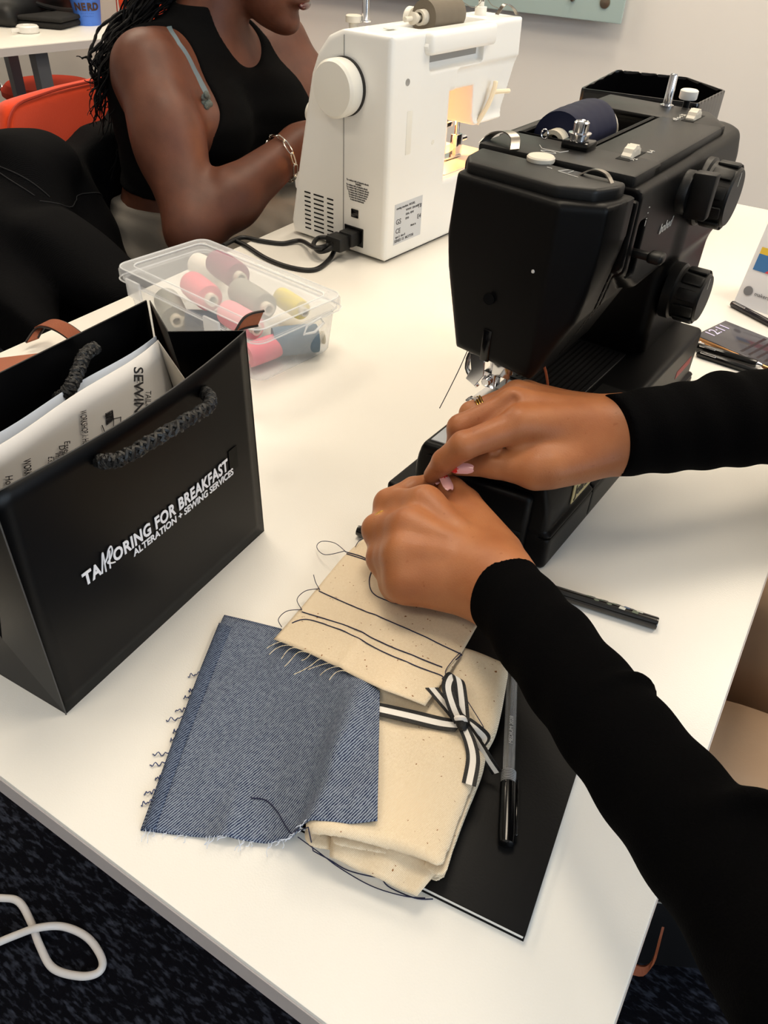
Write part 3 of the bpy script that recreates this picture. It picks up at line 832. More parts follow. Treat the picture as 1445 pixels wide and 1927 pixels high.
# power cord with plug
M_cord = mat('black_cord', (16, 16, 17), 0.45)
pc = thing('power_cord', 'black power cord knotted beside the white machine', 'power cord', to_world(wmc, (-0.055, -0.03, 0.0)))
Cw = lambda l, w, z: Vector(to_world(wmc, (-w, l, z))) - pc.location
pl = B()
Mw = Matrix.Translation(-pc.location) @ Matrix.Translation(wmc.location) @ Matrix.Rotation(math.radians(-6.5), 4, 'Z')
box(pl, (-0.068, -0.024, 0.017), (-0.043, -0.004, 0.037), 0.003, 2, Mw)
box(pl, (-0.075, -0.044, 0.014), (-0.047, -0.020, 0.034), 0.003, 2, Mw)
link('plug', pl, M_blk2, pc)
def off(p): return Vector(p) - pc.location
k1 = [Cw(-0.040, 0.062, 0.022), off((-0.6220, 0.8754, 0.0160)), off((-0.6353, 0.8708, 0.0120)), off((-0.6569, 0.8877, 0.0120)), off((-0.6658, 0.9132, 0.0120)), off((-0.6467, 0.9157, 0.0140)), off((-0.6287, 0.9008, 0.0100)), off((-0.6172, 0.8684, 0.0040)), off((-0.6150, 0.8299, 0.0030)), off((-0.6466, 0.8174, 0.0030)), off((-0.6931, 0.8229, 0.0030)), off((-0.7468, 0.8431, 0.0030)), off((-0.7739, 0.8490, 0.0030))]
link('cord', tube(B(), catmull(k1, 8), 0.0034, 10), M_cord, pc)
k2 = [Cw(-0.042, 0.060, 0.026), off((-0.6263, 0.8790, 0.0200)), off((-0.6357, 0.8614, 0.0200)), off((-0.6908, 0.9009, 0.0060)), off((-0.7100, 0.8809, 0.0035)), off((-0.7411, 0.8702, 0.0035)), off((-0.7708, 0.8634, 0.0035)), (-0.7620, 0.8127, 0.0084)]
k2[-1] = Vector(k2[-1]) - pc.location
link('cord', tube(B(), catmull(k2, 8), 0.0032, 10), M_cord, pc)


# ------------------------------------------------------------------ clear plastic box with thread spools
M_clear = mat('clear_plastic', (236, 240, 244), 0.18, trans=0.0)
def clear_mat():
    m = MATS['clear_plastic']
    nt = m.node_tree
    b = nt.nodes['Principled BSDF']
    out = nt.nodes['Material Output']
    tr = nt.nodes.new('ShaderNodeBsdfTransparent')
    tr.inputs[0].default_value = (0.95, 0.96, 0.97, 1)
    mx = nt.nodes.new('ShaderNodeMixShader')
    lw = nt.nodes.new('ShaderNodeLayerWeight')
    lw.inputs['Blend'].default_value = 0.25
    mr = nt.nodes.new('ShaderNodeMapRange')
    mr.inputs['To Min'].default_value = 0.13
    mr.inputs['To Max'].default_value = 0.65
    nt.links.new(lw.outputs['Facing'], mr.inputs['Value'])
    nt.links.new(mr.outputs['Result'], mx.inputs[0])
    nt.links.new(tr.outputs[0], mx.inputs[1])
    nt.links.new(b.outputs[0], mx.inputs[2])
    nt.links.new(mx.outputs[0], out.inputs['Surface'])
clear_mat()
BXC = (-0.581, 0.620)
BXA = math.radians(-8.5)
pbx = thing('storage_box', 'clear plastic box with hinged lid holding thread spools', 'storage box', (BXC[0], BXC[1], 0.0), BXA)
def rrect(hx, hy, r, z, n=5):
    out = []
    for cx_, cy_, a0 in ((hx - r, hy - r, 0), (-hx + r, hy - r, 90), (-hx + r, -hy + r, 180), (hx - r, -hy + r, 270)):
        for k in range(n + 1):
            a = math.radians(a0 + 90 * k / n)
            out.append((cx_ + r * math.cos(a), cy_ + r * math.sin(a), z))
    return out
def shell(loops, cap_first=True, cap_last=False):
    bm_ = B()
    R_ = [[bm_.verts.new(p) for p in lp] for lp in loops]
    n = len(R_[0])
    for a, b_ in zip(R_, R_[1:]):
        for k in range(n):
            bm_.faces.new((a[k], a[(k + 1) % n], b_[(k + 1) % n], b_[k]))
    if cap_first: bm_.faces.new(list(reversed(R_[0])))
    if cap_last: bm_.faces.new(R_[-1])
    return bm_
HX_, HY_ = 0.120, 0.064
link('tub', shell([rrect(HX_ - 0.012, HY_ - 0.010, 0.012, 0.0006), rrect(HX_ - 0.0095, HY_ - 0.0075, 0.013, 0.004), rrect(HX_ - 0.004, HY_ - 0.003, 0.014, 0.052), rrect(HX_ - 0.001, HY_ - 0.0005, 0.014, 0.053), rrect(HX_ - 0.001, HY_ - 0.0005, 0.014, 0.056)]), M_clear, pbx)
lid = link('lid', shell([rrect(HX_ + 0.002, HY_ + 0.002, 0.015, 0.053), rrect(HX_ + 0.002, HY_ + 0.002, 0.015, 0.064), rrect(HX_, HY_, 0.014, 0.067), rrect(HX_ - 0.012, HY_ - 0.012, 0.010, 0.0675), rrect(HX_ - 0.014, HY_ - 0.014, 0.009, 0.066), rrect(HX_ - 0.016, HY_ - 0.016, 0.008, 0.066)], False, True), M_clear, pbx)
M_clear2 = mat('clear_plastic_thick', (240, 243, 246), 0.2, alpha=0.45)
for z, dx in ((0.067, 0.0), (0.0675, -0.0125), (0.053, 0.002)):
    link('rim', tube(B(), rrect(HX_ + dx, HY_ + dx, 0.014 if dx > -0.01 else 0.010, z), 0.0009, 6, closed=True), M_clear2, lid)
for x in (-0.085, 0.052):
    link('hinge', box(B(), (x - 0.013, -HY_ - 0.0045, 0.038), (x + 0.013, -HY_ - 0.0005, 0.060), 0.002), M_clear2, pbx)
link('latch', tube(B(), [(HX_ + 0.003, 0.004, 0.052), (HX_ + 0.006, -0.004, 0.046), (HX_ + 0.006, 0.012, 0.043), (HX_ + 0.006, 0.026, 0.049), (HX_ + 0.003, 0.024, 0.055)], 0.0016, 6, closed=True), M_clear2, pbx)
SPK = [  # position in the room, axis angle, tilt, radius, length, colour, label
    ((-0.6359, 0.6817, 0.0460), -22, 0.06, 0.0165, 0.056, (130, 28, 72), 'magenta thread spool near the back of the clear box'),
    ((-0.5610, 0.6373, 0.0440), -20, 0.05, 0.0160, 0.058, (140, 136, 126), 'grey thread spool on top in the middle of the clear box'),
    ((-0.6243, 0.6212, 0.0420), -24, 0.08, 0.0160, 0.052, (222, 96, 116), 'pink thread spool beside the magenta one in the clear box'),
    ((-0.4887, 0.6229, 0.0195), 48, 0.0, 0.0165, 0.050, (112, 130, 146), 'blue grey thread spool at the latch end of the clear box'),
    ((-0.5502, 0.6028, 0.0340), -18, 0.10, 0.0150, 0.054, (232, 132, 146), 'pale pink thread spool under the grey one in the clear box'),
    ((-0.5393, 0.6819, 0.0280), -20, 0.0, 0.0120, 0.046, (226, 204, 44), 'yellow thread spool in the back corner of the clear box'),
    ((-0.6532, 0.5982, 0.0200), -35, 0.0, 0.0160, 0.054, (150, 150, 142), 'silver grey thread spool at the hinge corner of the clear box'),
    ((-0.6029, 0.6025, 0.0165), 30, 0.0, 0.0135, 0.044, (58, 72, 92), 'dark slate thread spool at the bottom of the clear box'),
    ((-0.5058, 0.5839, 0.0175), 75, 0.0, 0.0135, 0.040, (232, 128, 142), 'rose thread spool low in the front corner of the clear box'),
    ((-0.6984, 0.7128, 0.0200), -14, 0.0, 0.0150, 0.054, (222, 212, 198), 'cream thread spool at the back of the clear box'),
]
for pos, ang, tilt, r, L, rgb, lab in SPK:
    t = thing('thread_spool', lab, 'thread spool', pos, group='thread spools in the clear box')
    t.rotation_euler = Euler((tilt * 0.5, 0, math.radians(ang - 90)), 'XYZ')
    spool_parts(t, r, L, thread_mat('thread_%d_%d_%d' % rgb, rgb), M_core, ridges=4)

# ------------------------------------------------------------------ black paper bag
M_bag = mat('black_card', (3, 3, 4), 0.38, spec=0.2, var=0.0, bump=0.03, bscale=60)
M_bag_in = mat('black_card_inside', (3, 3, 4), 0.5, spec=0.3)
M_bagedge = mat('card_cut_edge', (70, 67, 64), 0.8)
BA = math.radians(2.5)
pb = thing('paper_bag', 'black paper carrier bag with white lettering and rope handles', 'paper bag', (-0.322, 0.259, 0.0), BA)
# local: x out of the printed panel, y along it, z up ; depth runs to -x
BW, BH, BD = 0.106, 0.180, 0.088
TK = 0.0007
def panel_x(y, z):
    t = z / BH
    u = (y + BW) / (2 * BW)
    return t * (0.004 - 0.006 * u) + 0.009 * t * t * math.sin(math.pi * max(0, min(1, u)))
def panel(name, pts, m=M_bag, th=TK, nu=1, nv=1):
    """pts: four corners tl, tr, br, bl as seen from outside"""
    tl, tr, br, bl = [np.array(p, float) for p in pts]
    G = coons([tl, tr], [bl, br], [tl, bl], [tr, br], nu, nv)
    if name == 'front_panel':
        for j in range(nv + 1):
            for i in range(nu + 1):
                G[j, i, 0] = panel_x(G[j, i, 1], G[j, i, 2])
    return link(name, sheet(B(), G, th), m, pb, smooth=('full' if nu > 1 else False))
fp = panel('front_panel', [(0.004, -BW, BH - 0.001), (-0.002, BW, BH), (0.0, BW, 0), (0.0, -BW, 0)], nu=20, nv=14)
panel('back_panel', [(-BD - 0.002, BW - 0.002, BH), (-BD - 0.002, -BW, BH), (-BD, -BW, 0), (-BD, BW, 0)])
panel('bottom_panel', [(0, -BW, 0.001), (-BD, -BW, 0.001), (-BD, BW, 0.001), (0, BW, 0.001)])
IN = 0.030
for s in (1, -1):
    y = BW * s
    g = B()
    mid = -BD / 2
    pts = [(-0.002 if s > 0 else 0.004, y, BH), (mid, y - s * IN, BH), (-BD, y, BH), (0, y, 0), (mid, y, 0.0), (-BD, y, 0), (mid, y - s * 0.002, BD / 2)]
    v = [g.verts.new(p) for p in pts]
    for f in ((0, 1, 6), (0, 6, 3), (3, 6, 4), (4, 6, 5), (5, 6, 2), (2, 6, 1)):
        g.faces.new([v[k] for k in f])
    bmesh.ops.recalc_face_normals(g, faces=g.faces)
    bmesh.ops.solidify(g, geom=list(g.faces), thickness=TK)
    link('gusset', g, M_bag, pb, smooth=False)
# pale cut edges of the card
link('cut_edge', tube(B(), [(panel_x(-BW + 2 * BW * k / 20, BH), -BW + 2 * BW * k / 20, BH) for k in range(21)], 0.0004, 5), M_bagedge, pb)
link('cut_edge', tube(B(), [(0.0042, -BW, BH - 0.0008), (0.0003, -BW - 0.0002, 0.0)], 0.0005, 5), M_bagedge, pb)
link('cut_edge', tube(B(), [(-BD - 0.002, -BW, BH), (-BD - 0.002, BW - 0.002, BH)], 0.0004, 5), mat('dark_cut_edge', (60, 56, 52), 0.8), pb)
# braided rope handles
M_rope = mat('black_rope', (7, 7, 8), 0.5, sheen=0.0, bump=0.4, bscale=900)
def rope(parent, path, r=0.0042):
    path = catmull(path, 16)
    o = link('rope_handle', tube(B(), path, r * 0.62, 8), M_rope, parent)
    L = len(path)
    t0 = None
    for s in range(3):
        for d_ in (1, -1):
            pts = []
            x = (path[1] - path[0]).orthogonal().normalized()
            for i in range(L):
                t = (path[min(i + 1, L - 1)] - path[max(i - 1, 0)]).normalized()
                x = (x - t * x.dot(t)).normalized()
                y = t.cross(x)
                a = d_ * i * 0.62 + s * 2 * math.pi / 3
                rr = r * (0.72 + 0.12 * math.sin(i * 1.24 + s))
                pts.append(path[i] + (x * math.cos(a) + y * math.sin(a)) * rr)
            link('strand', tube(B(), pts, r * 0.34, 6), M_rope, o)
    return o
loc_bag = Matrix.Translation(pb.location) @ Matrix.Rotation(BA, 4, 'Z')
ib = loc_bag.inverted()
rope(pb, [ib @ Vector(p) for p in ((-0.3160, 0.2211, 0.1606), (-0.3060, 0.2152, 0.1671), (-0.2980, 0.2220, 0.1689), (-0.2950, 0.2434, 0.1702), (-0.2980, 0.2718, 0.1671), (-0.3020, 0.2942, 0.1636), (-0.3080, 0.3033, 0.1636), (-0.3200, 0.3102, 0.1611))])
rope(pb, [ib @ Vector(p) for p in ((-0.4020, 0.2966, 0.1726), (-0.3950, 0.2831, 0.1755), (-0.3880, 0.2711, 0.1727), (-0.3820, 0.2593, 0.1687), (-0.3850, 0.2540, 0.1625), (-0.4000, 0.2596, 0.1526))])
# lettering on the printed panel : placed along the panel direction
M_white_ink = mat('white_ink', (226, 224, 226), 0.55)
def bag_text(s, size, y0, y1, z, bold, spacing=1.0):
    o = text_obj('lettering', s, 1.0, M_white_ink, pb, Matrix.Identity(4), 0.01, bold, spacing=spacing)
    xs = [v.co.x for v in o.data.vertices]
    x0, x1 = min(xs), max(xs)
    for v in o.data.vertices:
        y = y0 + (v.co.x - x0) / (x1 - x0) * (y1 - y0)
        zz = z + v.co.y * size
        v.co = (panel_x(y, zz) + 0.0009 + v.co.z * 0.02, y, zz)
    return o
bag_text('T', 0.0140, -0.0700, -0.0630, 0.0862, 0.035)
bag_text('A', 0.0140, -0.0635, -0.0560, 0.0862, 0.035)
bag_text('ORING FOR BREAKFAST', 0.0138, -0.0455, 0.0690, 0.0868, 0.03, spacing=1.08)
bag_text('ALTERATION + SEWING SERVICES', 0.0078, -0.0300, 0.0745, 0.0792, 0.022)
for sc in ([(-0.0560, 0.0858), (-0.0545, 0.0930), (-0.0530, 0.1000), (-0.0525, 0.0985), (-0.0530, 0.0850)],
           [(-0.0530, 0.0915), (-0.0500, 0.0950), (-0.0485, 0.0990), (-0.0460, 0.1010), (-0.0455, 0.0970), (-0.0480, 0.0925), (-0.0505, 0.0905), (-0.0475, 0.0880), (-0.0450, 0.0868)],
           [(-0.0495, 0.0850), (-0.0488, 0.0920), (-0.0475, 0.0985)]):
    link('script_mark', tube(B(), [(panel_x(p.x, p.y) + 0.001, p.x, p.y) for p in catmull([(a, b_, 0) for a, b_ in sc], 6)], 0.00055, 6), M_white_ink, pb)
link('tape_patch', prism(B(), [(panel_x(y, z) + 0.0002, y, z) for y, z in ((0.0715, 0.0815), (0.0815, 0.0815), (0.0815, 0.1005), (0.0715, 0.1005))], (0.0004, 0, 0)), mat('gloss_patch', (2, 2, 2), 0.3, spec=0.12), pb, smooth=False)

# leaflets standing in the bag
M_leaf = mat('leaflet_paper', (214, 210, 206), 0.7, var=0.02, vscale=30)
def leaflet(name, label, tl, tr, br, bl, bulge, th, m):
    G = coons([tl, tr], [bl, br], [tl, bl], [tr, br], 24, 14)
    u = np.linspace(0, 1, 25)[None, :]
    v = np.linspace(0, 1, 15)[:, None]
    G[..., 0] += bulge * np.sin(u * math.pi) * (1 - v * 0.5) + 0.002 * np.sin(u * 9 + v * 4)
    o = link(name, sheet(B(), G, th), m, smooth='full')
    return tag(o, label, 'leaflet'), G
LT = ((-0.3780, 0.3307, 0.1718), (-0.3500, 0.1481, 0.1764))
lf, LG = leaflet('leaflet', 'printed sewing workshop leaflet standing in the black bag', (-0.3520, 0.1584, 0.1761), (-0.3840, 0.3350, 0.1682), (-0.356, 0.345, 0.006), (-0.344, 0.160, 0.006), 0.004, 0.0006, M_leaf)
leaflet('leaflet', 'plain bluish sheet standing behind the printed leaflet', (-0.3720, 0.1700, 0.1696), (-0.3940, 0.3425, 0.1655), (-0.376, 0.343, 0.006), (-0.366, 0.160, 0.006), 0.003, 0.0006, mat('blue_paper', (170, 180, 196), 0.6))
ft = B()
G2 = coons([(-0.3840, 0.3350, 0.1682), (-0.3720, 0.3346, 0.1607)], [(-0.356, 0.345, 0.006), (-0.342, 0.352, 0.006)], [(-0.3840, 0.3350, 0.1682), (-0.356, 0.345, 0.006)], [(-0.3620, 0.3339, 0.1459), (-0.342, 0.352, 0.006)], 6, 10)
link('folded_flap', sheet(ft, G2, 0.0006), mat('leaflet_cream', (222, 212, 196), 0.7), lf)
# printed text runs down the standing sheet
M_lt = mat('leaflet_ink', (38, 36, 38), 0.7)
def on_leaf(p):
    """nearest front surface point of the leaflet for a world point with the same y and z"""
    q = np.array(p)
    k = np.argmin((LG[..., 1] - q[1]) ** 2 + (LG[..., 2] - q[2]) ** 2)
    return LG.reshape(-1, 3)[k]
def leaf_text(s, p0, p1, size, bold=0.0):
    a, b_ = Vector(p0), Vector(p1)
    a.x = on_leaf(a)[0] + 0.0014; b_.x = on_leaf(b_)[0] + 0.0014
    d = b_ - a
    o = text_obj('lettering', s, 1.0, M_lt, lf, Matrix.Identity(4), 0.01, bold)
    xs = [v.co.x for v in o.data.vertices]
    sx = d.length / (max(xs) - min(xs))
    o.data.transform(basis(a, d, (0.05, 1, 0.12)) @ Matrix.Diagonal((sx, size, 0.01, 1)) @ Matrix.Translation((-min(xs), 0, 0)))
    return o
leaf_text('SEWING', (-0.3720, 0.3024, 0.1651), (-0.3620, 0.2868, 0.1320), 0.0100, 0.012)
leaf_text('TAILORING', (-0.3700, 0.3056, 0.1469), (-0.3620, 0.2951, 0.1277), 0.0062)
leaf_text('WORKSHOP 1: HOW', (-0.3620, 0.2481, 0.1622), (-0.3560, 0.2412, 0.1388), 0.0062, 0.006)
leaf_text('Essentials', (-0.3580, 0.2290, 0.1520), (-0.3540, 0.2240, 0.1377), 0.0058)
leaf_text('Different', (-0.3580, 0.2248, 0.1513), (-0.3540, 0.2196, 0.1363), 0.0058)
leaf_text('Important', (-0.3580, 0.2203, 0.1492), (-0.3540, 0.2153, 0.1350), 0.0058)
leaf_text('\u00a335PP', (-0.3570, 0.2142, 0.1508), (-0.3540, 0.2110, 0.1431), 0.0058)
leaf_text('WORKSHOP', (-0.3560, 0.1973, 0.1595), (-0.3520, 0.1930, 0.1419), 0.0065, 0.006)
leaf_text('How To', (-0.3540, 0.1832, 0.1573), (-0.3500, 0.1787, 0.1443), 0.0062)
def leaf_line(pts, r=0.0003, closed=False):
    q = []
    for p in pts:
        p = Vector(p); p.x = on_leaf(p)[0] + 0.0012
        q.append(p)
    link('printed_line', tube(B(), q, r, 5, closed=closed), M_lt, lf)
leaf_line([(-0.3680, 0.2716, 0.1440), (-0.3680, 0.2779, 0.1419), (-0.3660, 0.2746, 0.1358), (-0.3660, 0.2681, 0.1372)], closed=True)
leaf_line([(-0.3680, 0.2781, 0.1386), (-0.3680, 0.2825, 0.1375), (-0.3660, 0.2811, 0.1357), (-0.3660, 0.2782, 0.1351)])
leaf_line([(-0.3660, 0.2615, 0.1447), (-0.3660, 0.2611, 0.1393), (-0.3660, 0.2625, 0.1344), (-0.3660, 0.2573, 0.1348)])
for k in range(5):
    leaf_line([(-0.3680, 0.2661, 0.1504), (-0.3680, 0.2717, 0.1500), (-0.3680, 0.2711, 0.1438), (-0.3680, 0.2653, 0.1436)] if k == 0 else [(-0.3680, 0.2661, 0.1488), (-0.3680, 0.2713, 0.1482)] if k == 1 else [(-0.3680, 0.2662, 0.1472), (-0.3680, 0.2713, 0.1465)] if k == 2 else [(-0.3680, 0.2658, 0.1458), (-0.3680, 0.2710, 0.1451)] if k == 3 else [(-0.3680, 0.2655, 0.1447), (-0.3680, 0.2702, 0.1439)], 0.0007)

# brown leather bag lying behind the paper bag
M_leather = mat('tan_leather', (140, 74, 44), 0.5, var=0.1, vscale=60, bump=0.2, bscale=500)
M_lthedge = mat('dark_leather_edge', (34, 26, 24), 0.5)
lb = thing('leather_bag', 'tan leather pouch with dark edged straps lying behind the paper bag', 'leather bag', (-0.62, 0.45, 0.0))
lo2 = lambda p: np.array(p) - np.array(lb.location)
body = coons([lo2((-0.7551, 0.3480, 0.0220)), lo2((-0.7204, 0.3900, 0.0220)), lo2((-0.6972, 0.4520, 0.0120))], [lo2((-0.6348, 0.2692, 0.0220)), lo2((-0.6007, 0.3250, 0.0220)), lo2((-0.6136, 0.3855, 0.0100))],
             [lo2((-0.7551, 0.3480, 0.0220)), lo2((-0.6348, 0.2692, 0.0220))], [lo2((-0.6972, 0.4520, 0.0120)), lo2((-0.6136, 0.3855, 0.0100))], 14, 8)
uu = np.linspace(0, 1, 15)[None, :]; vv = np.linspace(0, 1, 9)[:, None]
body[..., 2] += 0.004 * np.sin(uu * math.pi) * np.sin(vv * math.pi)
link('pouch', sheet(B(), body, 0.009), M_leather, lb)
def strap(pts, dirs, w):
    path = catmull(pts, 8)
    dr = resample(dirs, len(path))
    dr = [d / np.linalg.norm(d) for d in dr]
    o = link('strap', strip_path(B(), path, dr, w, 0.0022), M_leather, lb)
    for s in (-0.5, 0.5):
        link('strap_edge', tube(B(), [Vector(p) + Vector(d) * (w * s) for p, d in zip(path, dr)], 0.0013, 6), M_lthedge, o)
strap([lo2(p) for p in ((-0.6723, 0.4872, 0.0100), (-0.6797, 0.4822, 0.0220), (-0.6949, 0.4793, 0.0300), (-0.7131, 0.4788, 0.0300), (-0.7364, 0.4807, 0.0200), (-0.7356, 0.4642, 0.0100))], [(0.2, 0.9, 0.5), (0.3, 0.9, 0.4), (0.4, 0.8, 0.3), (0.5, 0.8, 0.2)], 0.014)
strap([lo2(p) for p in ((-0.63, 0.40, 0.024), (-0.545, 0.425, 0.022), (-0.495, 0.455, 0.036), (-0.470, 0.480, 0.062), (-0.4580, 0.4996, 0.0931), (-0.4500, 0.5220, 0.0949))], [(0.1, 0.9, 0.1), (0.2, 0.7, 0.6), (0.3, 0.3, 0.9), (0.3, 0.3, 0.9)], 0.016)


# ------------------------------------------------------------------ fabrics and papers on the table
def weave_mat(name, rgb, rgb2, period, rot, contrast, speck=False, rough=0.9, bump=0.25):
    m = mat(name, rgb, rough, spec=0.1)
    nt = m.node_tree
    b = nt.nodes['Principled BSDF']
    tc = nt.nodes.new('ShaderNodeTexCoord')
    mp = nt.nodes.new('ShaderNodeMapping')
    mp.inputs['Rotation'].default_value = (0, 0, rot)
    nt.links.new(tc.outputs['Object'], mp.inputs['Vector'])
    wv = nt.nodes.new('ShaderNodeTexWave')
    wv.inputs['Scale'].default_value = 0.314159 / period
    wv.inputs['Distortion'].default_value = 1.6
    wv.inputs['Detail'].default_value = 2
    wv.inputs['Detail Scale'].default_value = 2.2
    nt.links.new(mp.outputs['Vector'], wv.inputs['Vector'])
    nz = nt.nodes.new('ShaderNodeTexNoise')
    nz.inputs['Scale'].default_value = 0.55 / period
    nz.inputs['Detail'].default_value = 3
    nt.links.new(tc.outputs['Object'], nz.inputs['Vector'])
    ml = nt.nodes.new('ShaderNodeMath')
    ml.operation = 'MULTIPLY_ADD'
    nt.links.new(nz.outputs['Fac'], ml.inputs[0])
    ml.inputs[1].default_value = 0.9
    nt.links.new(wv.outputs['Fac'], ml.inputs[2])
    cr = nt.nodes.new('ShaderNodeValToRGB')
    cr.color_ramp.elements[0].position = 0.36
    cr.color_ramp.elements[0].color = srgb(*rgb)
    cr.color_ramp.elements[1].position = 0.92
    cr.color_ramp.elements[1].color = srgb(*rgb2)
    hf = nt.nodes.new('ShaderNodeMath')
    hf.operation = 'MULTIPLY'
    hf.inputs[1].default_value = 0.72
    nt.links.new(ml.outputs[0], hf.inputs[0])
    nt.links.new(hf.outputs[0], cr.inputs['Fac'])
    last = cr.outputs['Color']
    if speck:
        n3 = nt.nodes.new('ShaderNodeTexNoise')
        n3.inputs['Scale'].default_value = 420
        n3.inputs['Detail'].default_value = 1
        nt.links.new(tc.outputs['Object'], n3.inputs['Vector'])
        c3 = nt.nodes.new('ShaderNodeValToRGB')
        c3.color_ramp.elements[0].position = 0.73
        c3.color_ramp.elements[0].color = (1, 1, 1, 1)
        c3.color_ramp.elements[1].position = 0.78
        c3.color_ramp.elements[1].color = srgb(150, 105, 60)
        nt.links.new(n3.outputs['Fac'], c3.inputs['Fac'])
        mx = nt.nodes.new('ShaderNodeMix')
        mx.data_type = 'RGBA'
        mx.blend_type = 'MULTIPLY'
        mx.inputs['Factor'].default_value = 1
        nt.links.new(last, mx.inputs['A'])
        nt.links.new(c3.outputs['Color'], mx.inputs['B'])
        last = mx.outputs['Result']
    nt.links.new(last, b.inputs['Base Color'])
    bp = nt.nodes.new('ShaderNodeBump')
    bp.inputs['Strength'].default_value = bump
    bp.inputs['Distance'].default_value = 0.0004
    nt.links.new(ml.outputs[0], bp.inputs['Height'])
    nt.links.new(bp.outputs['Normal'], b.inputs['Normal'])
    return m
tw0, tw1 = Vector((-0.1955, 0.2042, 0.0040)), Vector((-0.1909, 0.2308, 0.0040))
twa = math.atan2(tw1.y - tw0.y, tw1.x - tw0.x)
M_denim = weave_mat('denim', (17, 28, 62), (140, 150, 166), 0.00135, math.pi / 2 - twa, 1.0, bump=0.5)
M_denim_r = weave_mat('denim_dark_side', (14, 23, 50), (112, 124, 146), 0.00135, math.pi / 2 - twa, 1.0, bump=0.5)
M_calico = weave_mat('calico', (208, 186, 154), (234, 220, 196), 0.0007, 0.4, 1.0, speck=True, bump=0.2)
M_nthread = mat('navy_stitch_thread', (26, 30, 62), 0.7)
M_cthread = mat('calico_fray', (228, 212, 180), 0.8)
M_dthread = mat('denim_fray', (52, 66, 110), 0.8)

def on_sheet(G, p, dz=0.0006):
    q = np.array(p)
    k = np.argmin((G[..., 0] - q[0]) ** 2 + (G[..., 1] - q[1]) ** 2)
    return Vector((q[0], q[1], G.reshape(-1, 3)[k][2] + dz))
def draped_thread(name, pts, G, r, m, parent, base=0.0006, n=6):
    path = catmull(pts, n)
    out = []
    for p in path:
        k = np.argmin((G[..., 0] - p.x) ** 2 + (G[..., 1] - p.y) ** 2)
        g = G.reshape(-1, 3)[k]
        near = (g[0] - p.x) ** 2 + (g[1] - p.y) ** 2 < 0.004 ** 2
        out.append(Vector((p.x, p.y, (g[2] + base) if near else p.z)))
    for _ in range(2):
        out = [out[0]] + [Vector((out[i].x, out[i].y, (out[i - 1].z + 2 * out[i].z + out[i + 1].z) / 4)) for i in range(1, len(out) - 1)] + [out[-1]]
    return link(name, tube(B(), out, r, 5), m, parent)

# black notebook
nb = thing('notebook', 'black softcover notebook under the calico bundle and the pen', 'notebook', (-0.0131, 0.1871, 0.0), math.radians(6.5))
link('page_block', box(B(), (-0.146, 0.0006, 0.0008), (-0.0008, 0.204, 0.0052), 0.0004), mat('page_paper', (232, 229, 222), 0.8), nb)
M_nbk = mat('notebook_cover', (8, 8, 9), 0.5, spec=0.25, bump=0.1, bscale=700)
link('cover', box(B(), (-0.147, -0.0002, 0.0052), (0.0, 0.205, 0.0062), 0.0003), M_nbk, nb)
link('cover', box(B(), (-0.147, -0.0002, 0.0), (0.0, 0.205, 0.0008), 0.0003), M_nbk, nb)

# denim piece
dn = thing('denim_piece', 'square of blue denim with frayed edges lying partly on the calico', 'fabric', (0, 0, 0))
DT = [(-0.2888, 0.2713, 0.0030), (-0.2680, 0.2762, 0.0045), (-0.2423, 0.2806, 0.0080), (-0.2057, 0.2748, 0.0160), (-0.1778, 0.2656, 0.0240), (-0.1476, 0.2586, 0.0325)]
DB = [(-0.2197, 0.1241, 0.0022), (-0.2020, 0.1318, 0.0025), (-0.1745, 0.1451, 0.0030), (-0.1558, 0.1548, 0.0040), (-0.1407, 0.1645, 0.0120), (-0.1270, 0.1718, 0.0260), (-0.1147, 0.1780, 0.0315), (-0.1036, 0.1871, 0.0310)]
DL = [DT[0], (-0.2712, 0.2305, 0.0025), (-0.2455, 0.1771, 0.0022), DB[0]]
DR = [DT[-1], (-0.1355, 0.2390, 0.0320), (-0.1207, 0.2150, 0.0315), DB[-1]]
DG = coons(DT, DB, DL, DR, 60, 50)
uu = np.linspace(0, 1, 61)[None, :]; vv = np.linspace(0, 1, 51)[:, None]
ridge = 0.90 - 0.18 * vv
DG[..., 2] += 0.0075 * np.exp(-((uu - ridge) / 0.07) ** 2) * (0.35 + 0.65 * np.sin(np.clip(vv, 0, 1) * math.pi)) + 0.0035 * np.exp(-((uu - 0.34) / 0.05) ** 2) * np.clip((vv - 0.6) / 0.4, 0, 1)
DG[..., 2] += 0.0008 * np.sin(uu * 17 + vv * 5) * np.sin(vv * 11)
# lift the denim where it lies over the folded calico
bc, bs = math.cos(math.radians(12.4)), math.sin(math.radians(12.4))
lx_ = (DG[..., 0] + 0.057) * bc + (DG[..., 1] - 0.183) * bs
ly_ = -(DG[..., 0] + 0.057) * bs + (DG[..., 1] - 0.183) * bc
over = np.clip((lx_ + 0.096) / 0.018, 0, 1) * np.clip((ly_ + 0.020) / 0.018, 0, 1)
over = over * over * (3 - 2 * over)
DG[..., 2] = np.maximum(DG[..., 2], 0.0305 * over)
DG[..., 2] = np.maximum(DG[..., 2], 0.0020)
link('cloth', sheet(B(), DG, 0.0011), M_denim, dn, smooth='full')
UG = coons([(-0.2905, 0.2741, 0.0012), (-0.2715, 0.2800, 0.0012), (-0.2459, 0.2849, 0.0040)], [(-0.2205, 0.1230, 0.0009), (-0.2106, 0.1279, 0.0009), (-0.2023, 0.1319, 0.0009)], [(-0.2905, 0.2741, 0.0012), (-0.2745, 0.2354, 0.0010), (-0.2468, 0.1764, 0.0009), (-0.2205, 0.1230, 0.0009)], [(-0.2459, 0.2849, 0.0040), (-0.2236, 0.2117, 0.0009), (-0.2023, 0.1319, 0.0009)], 20, 40)
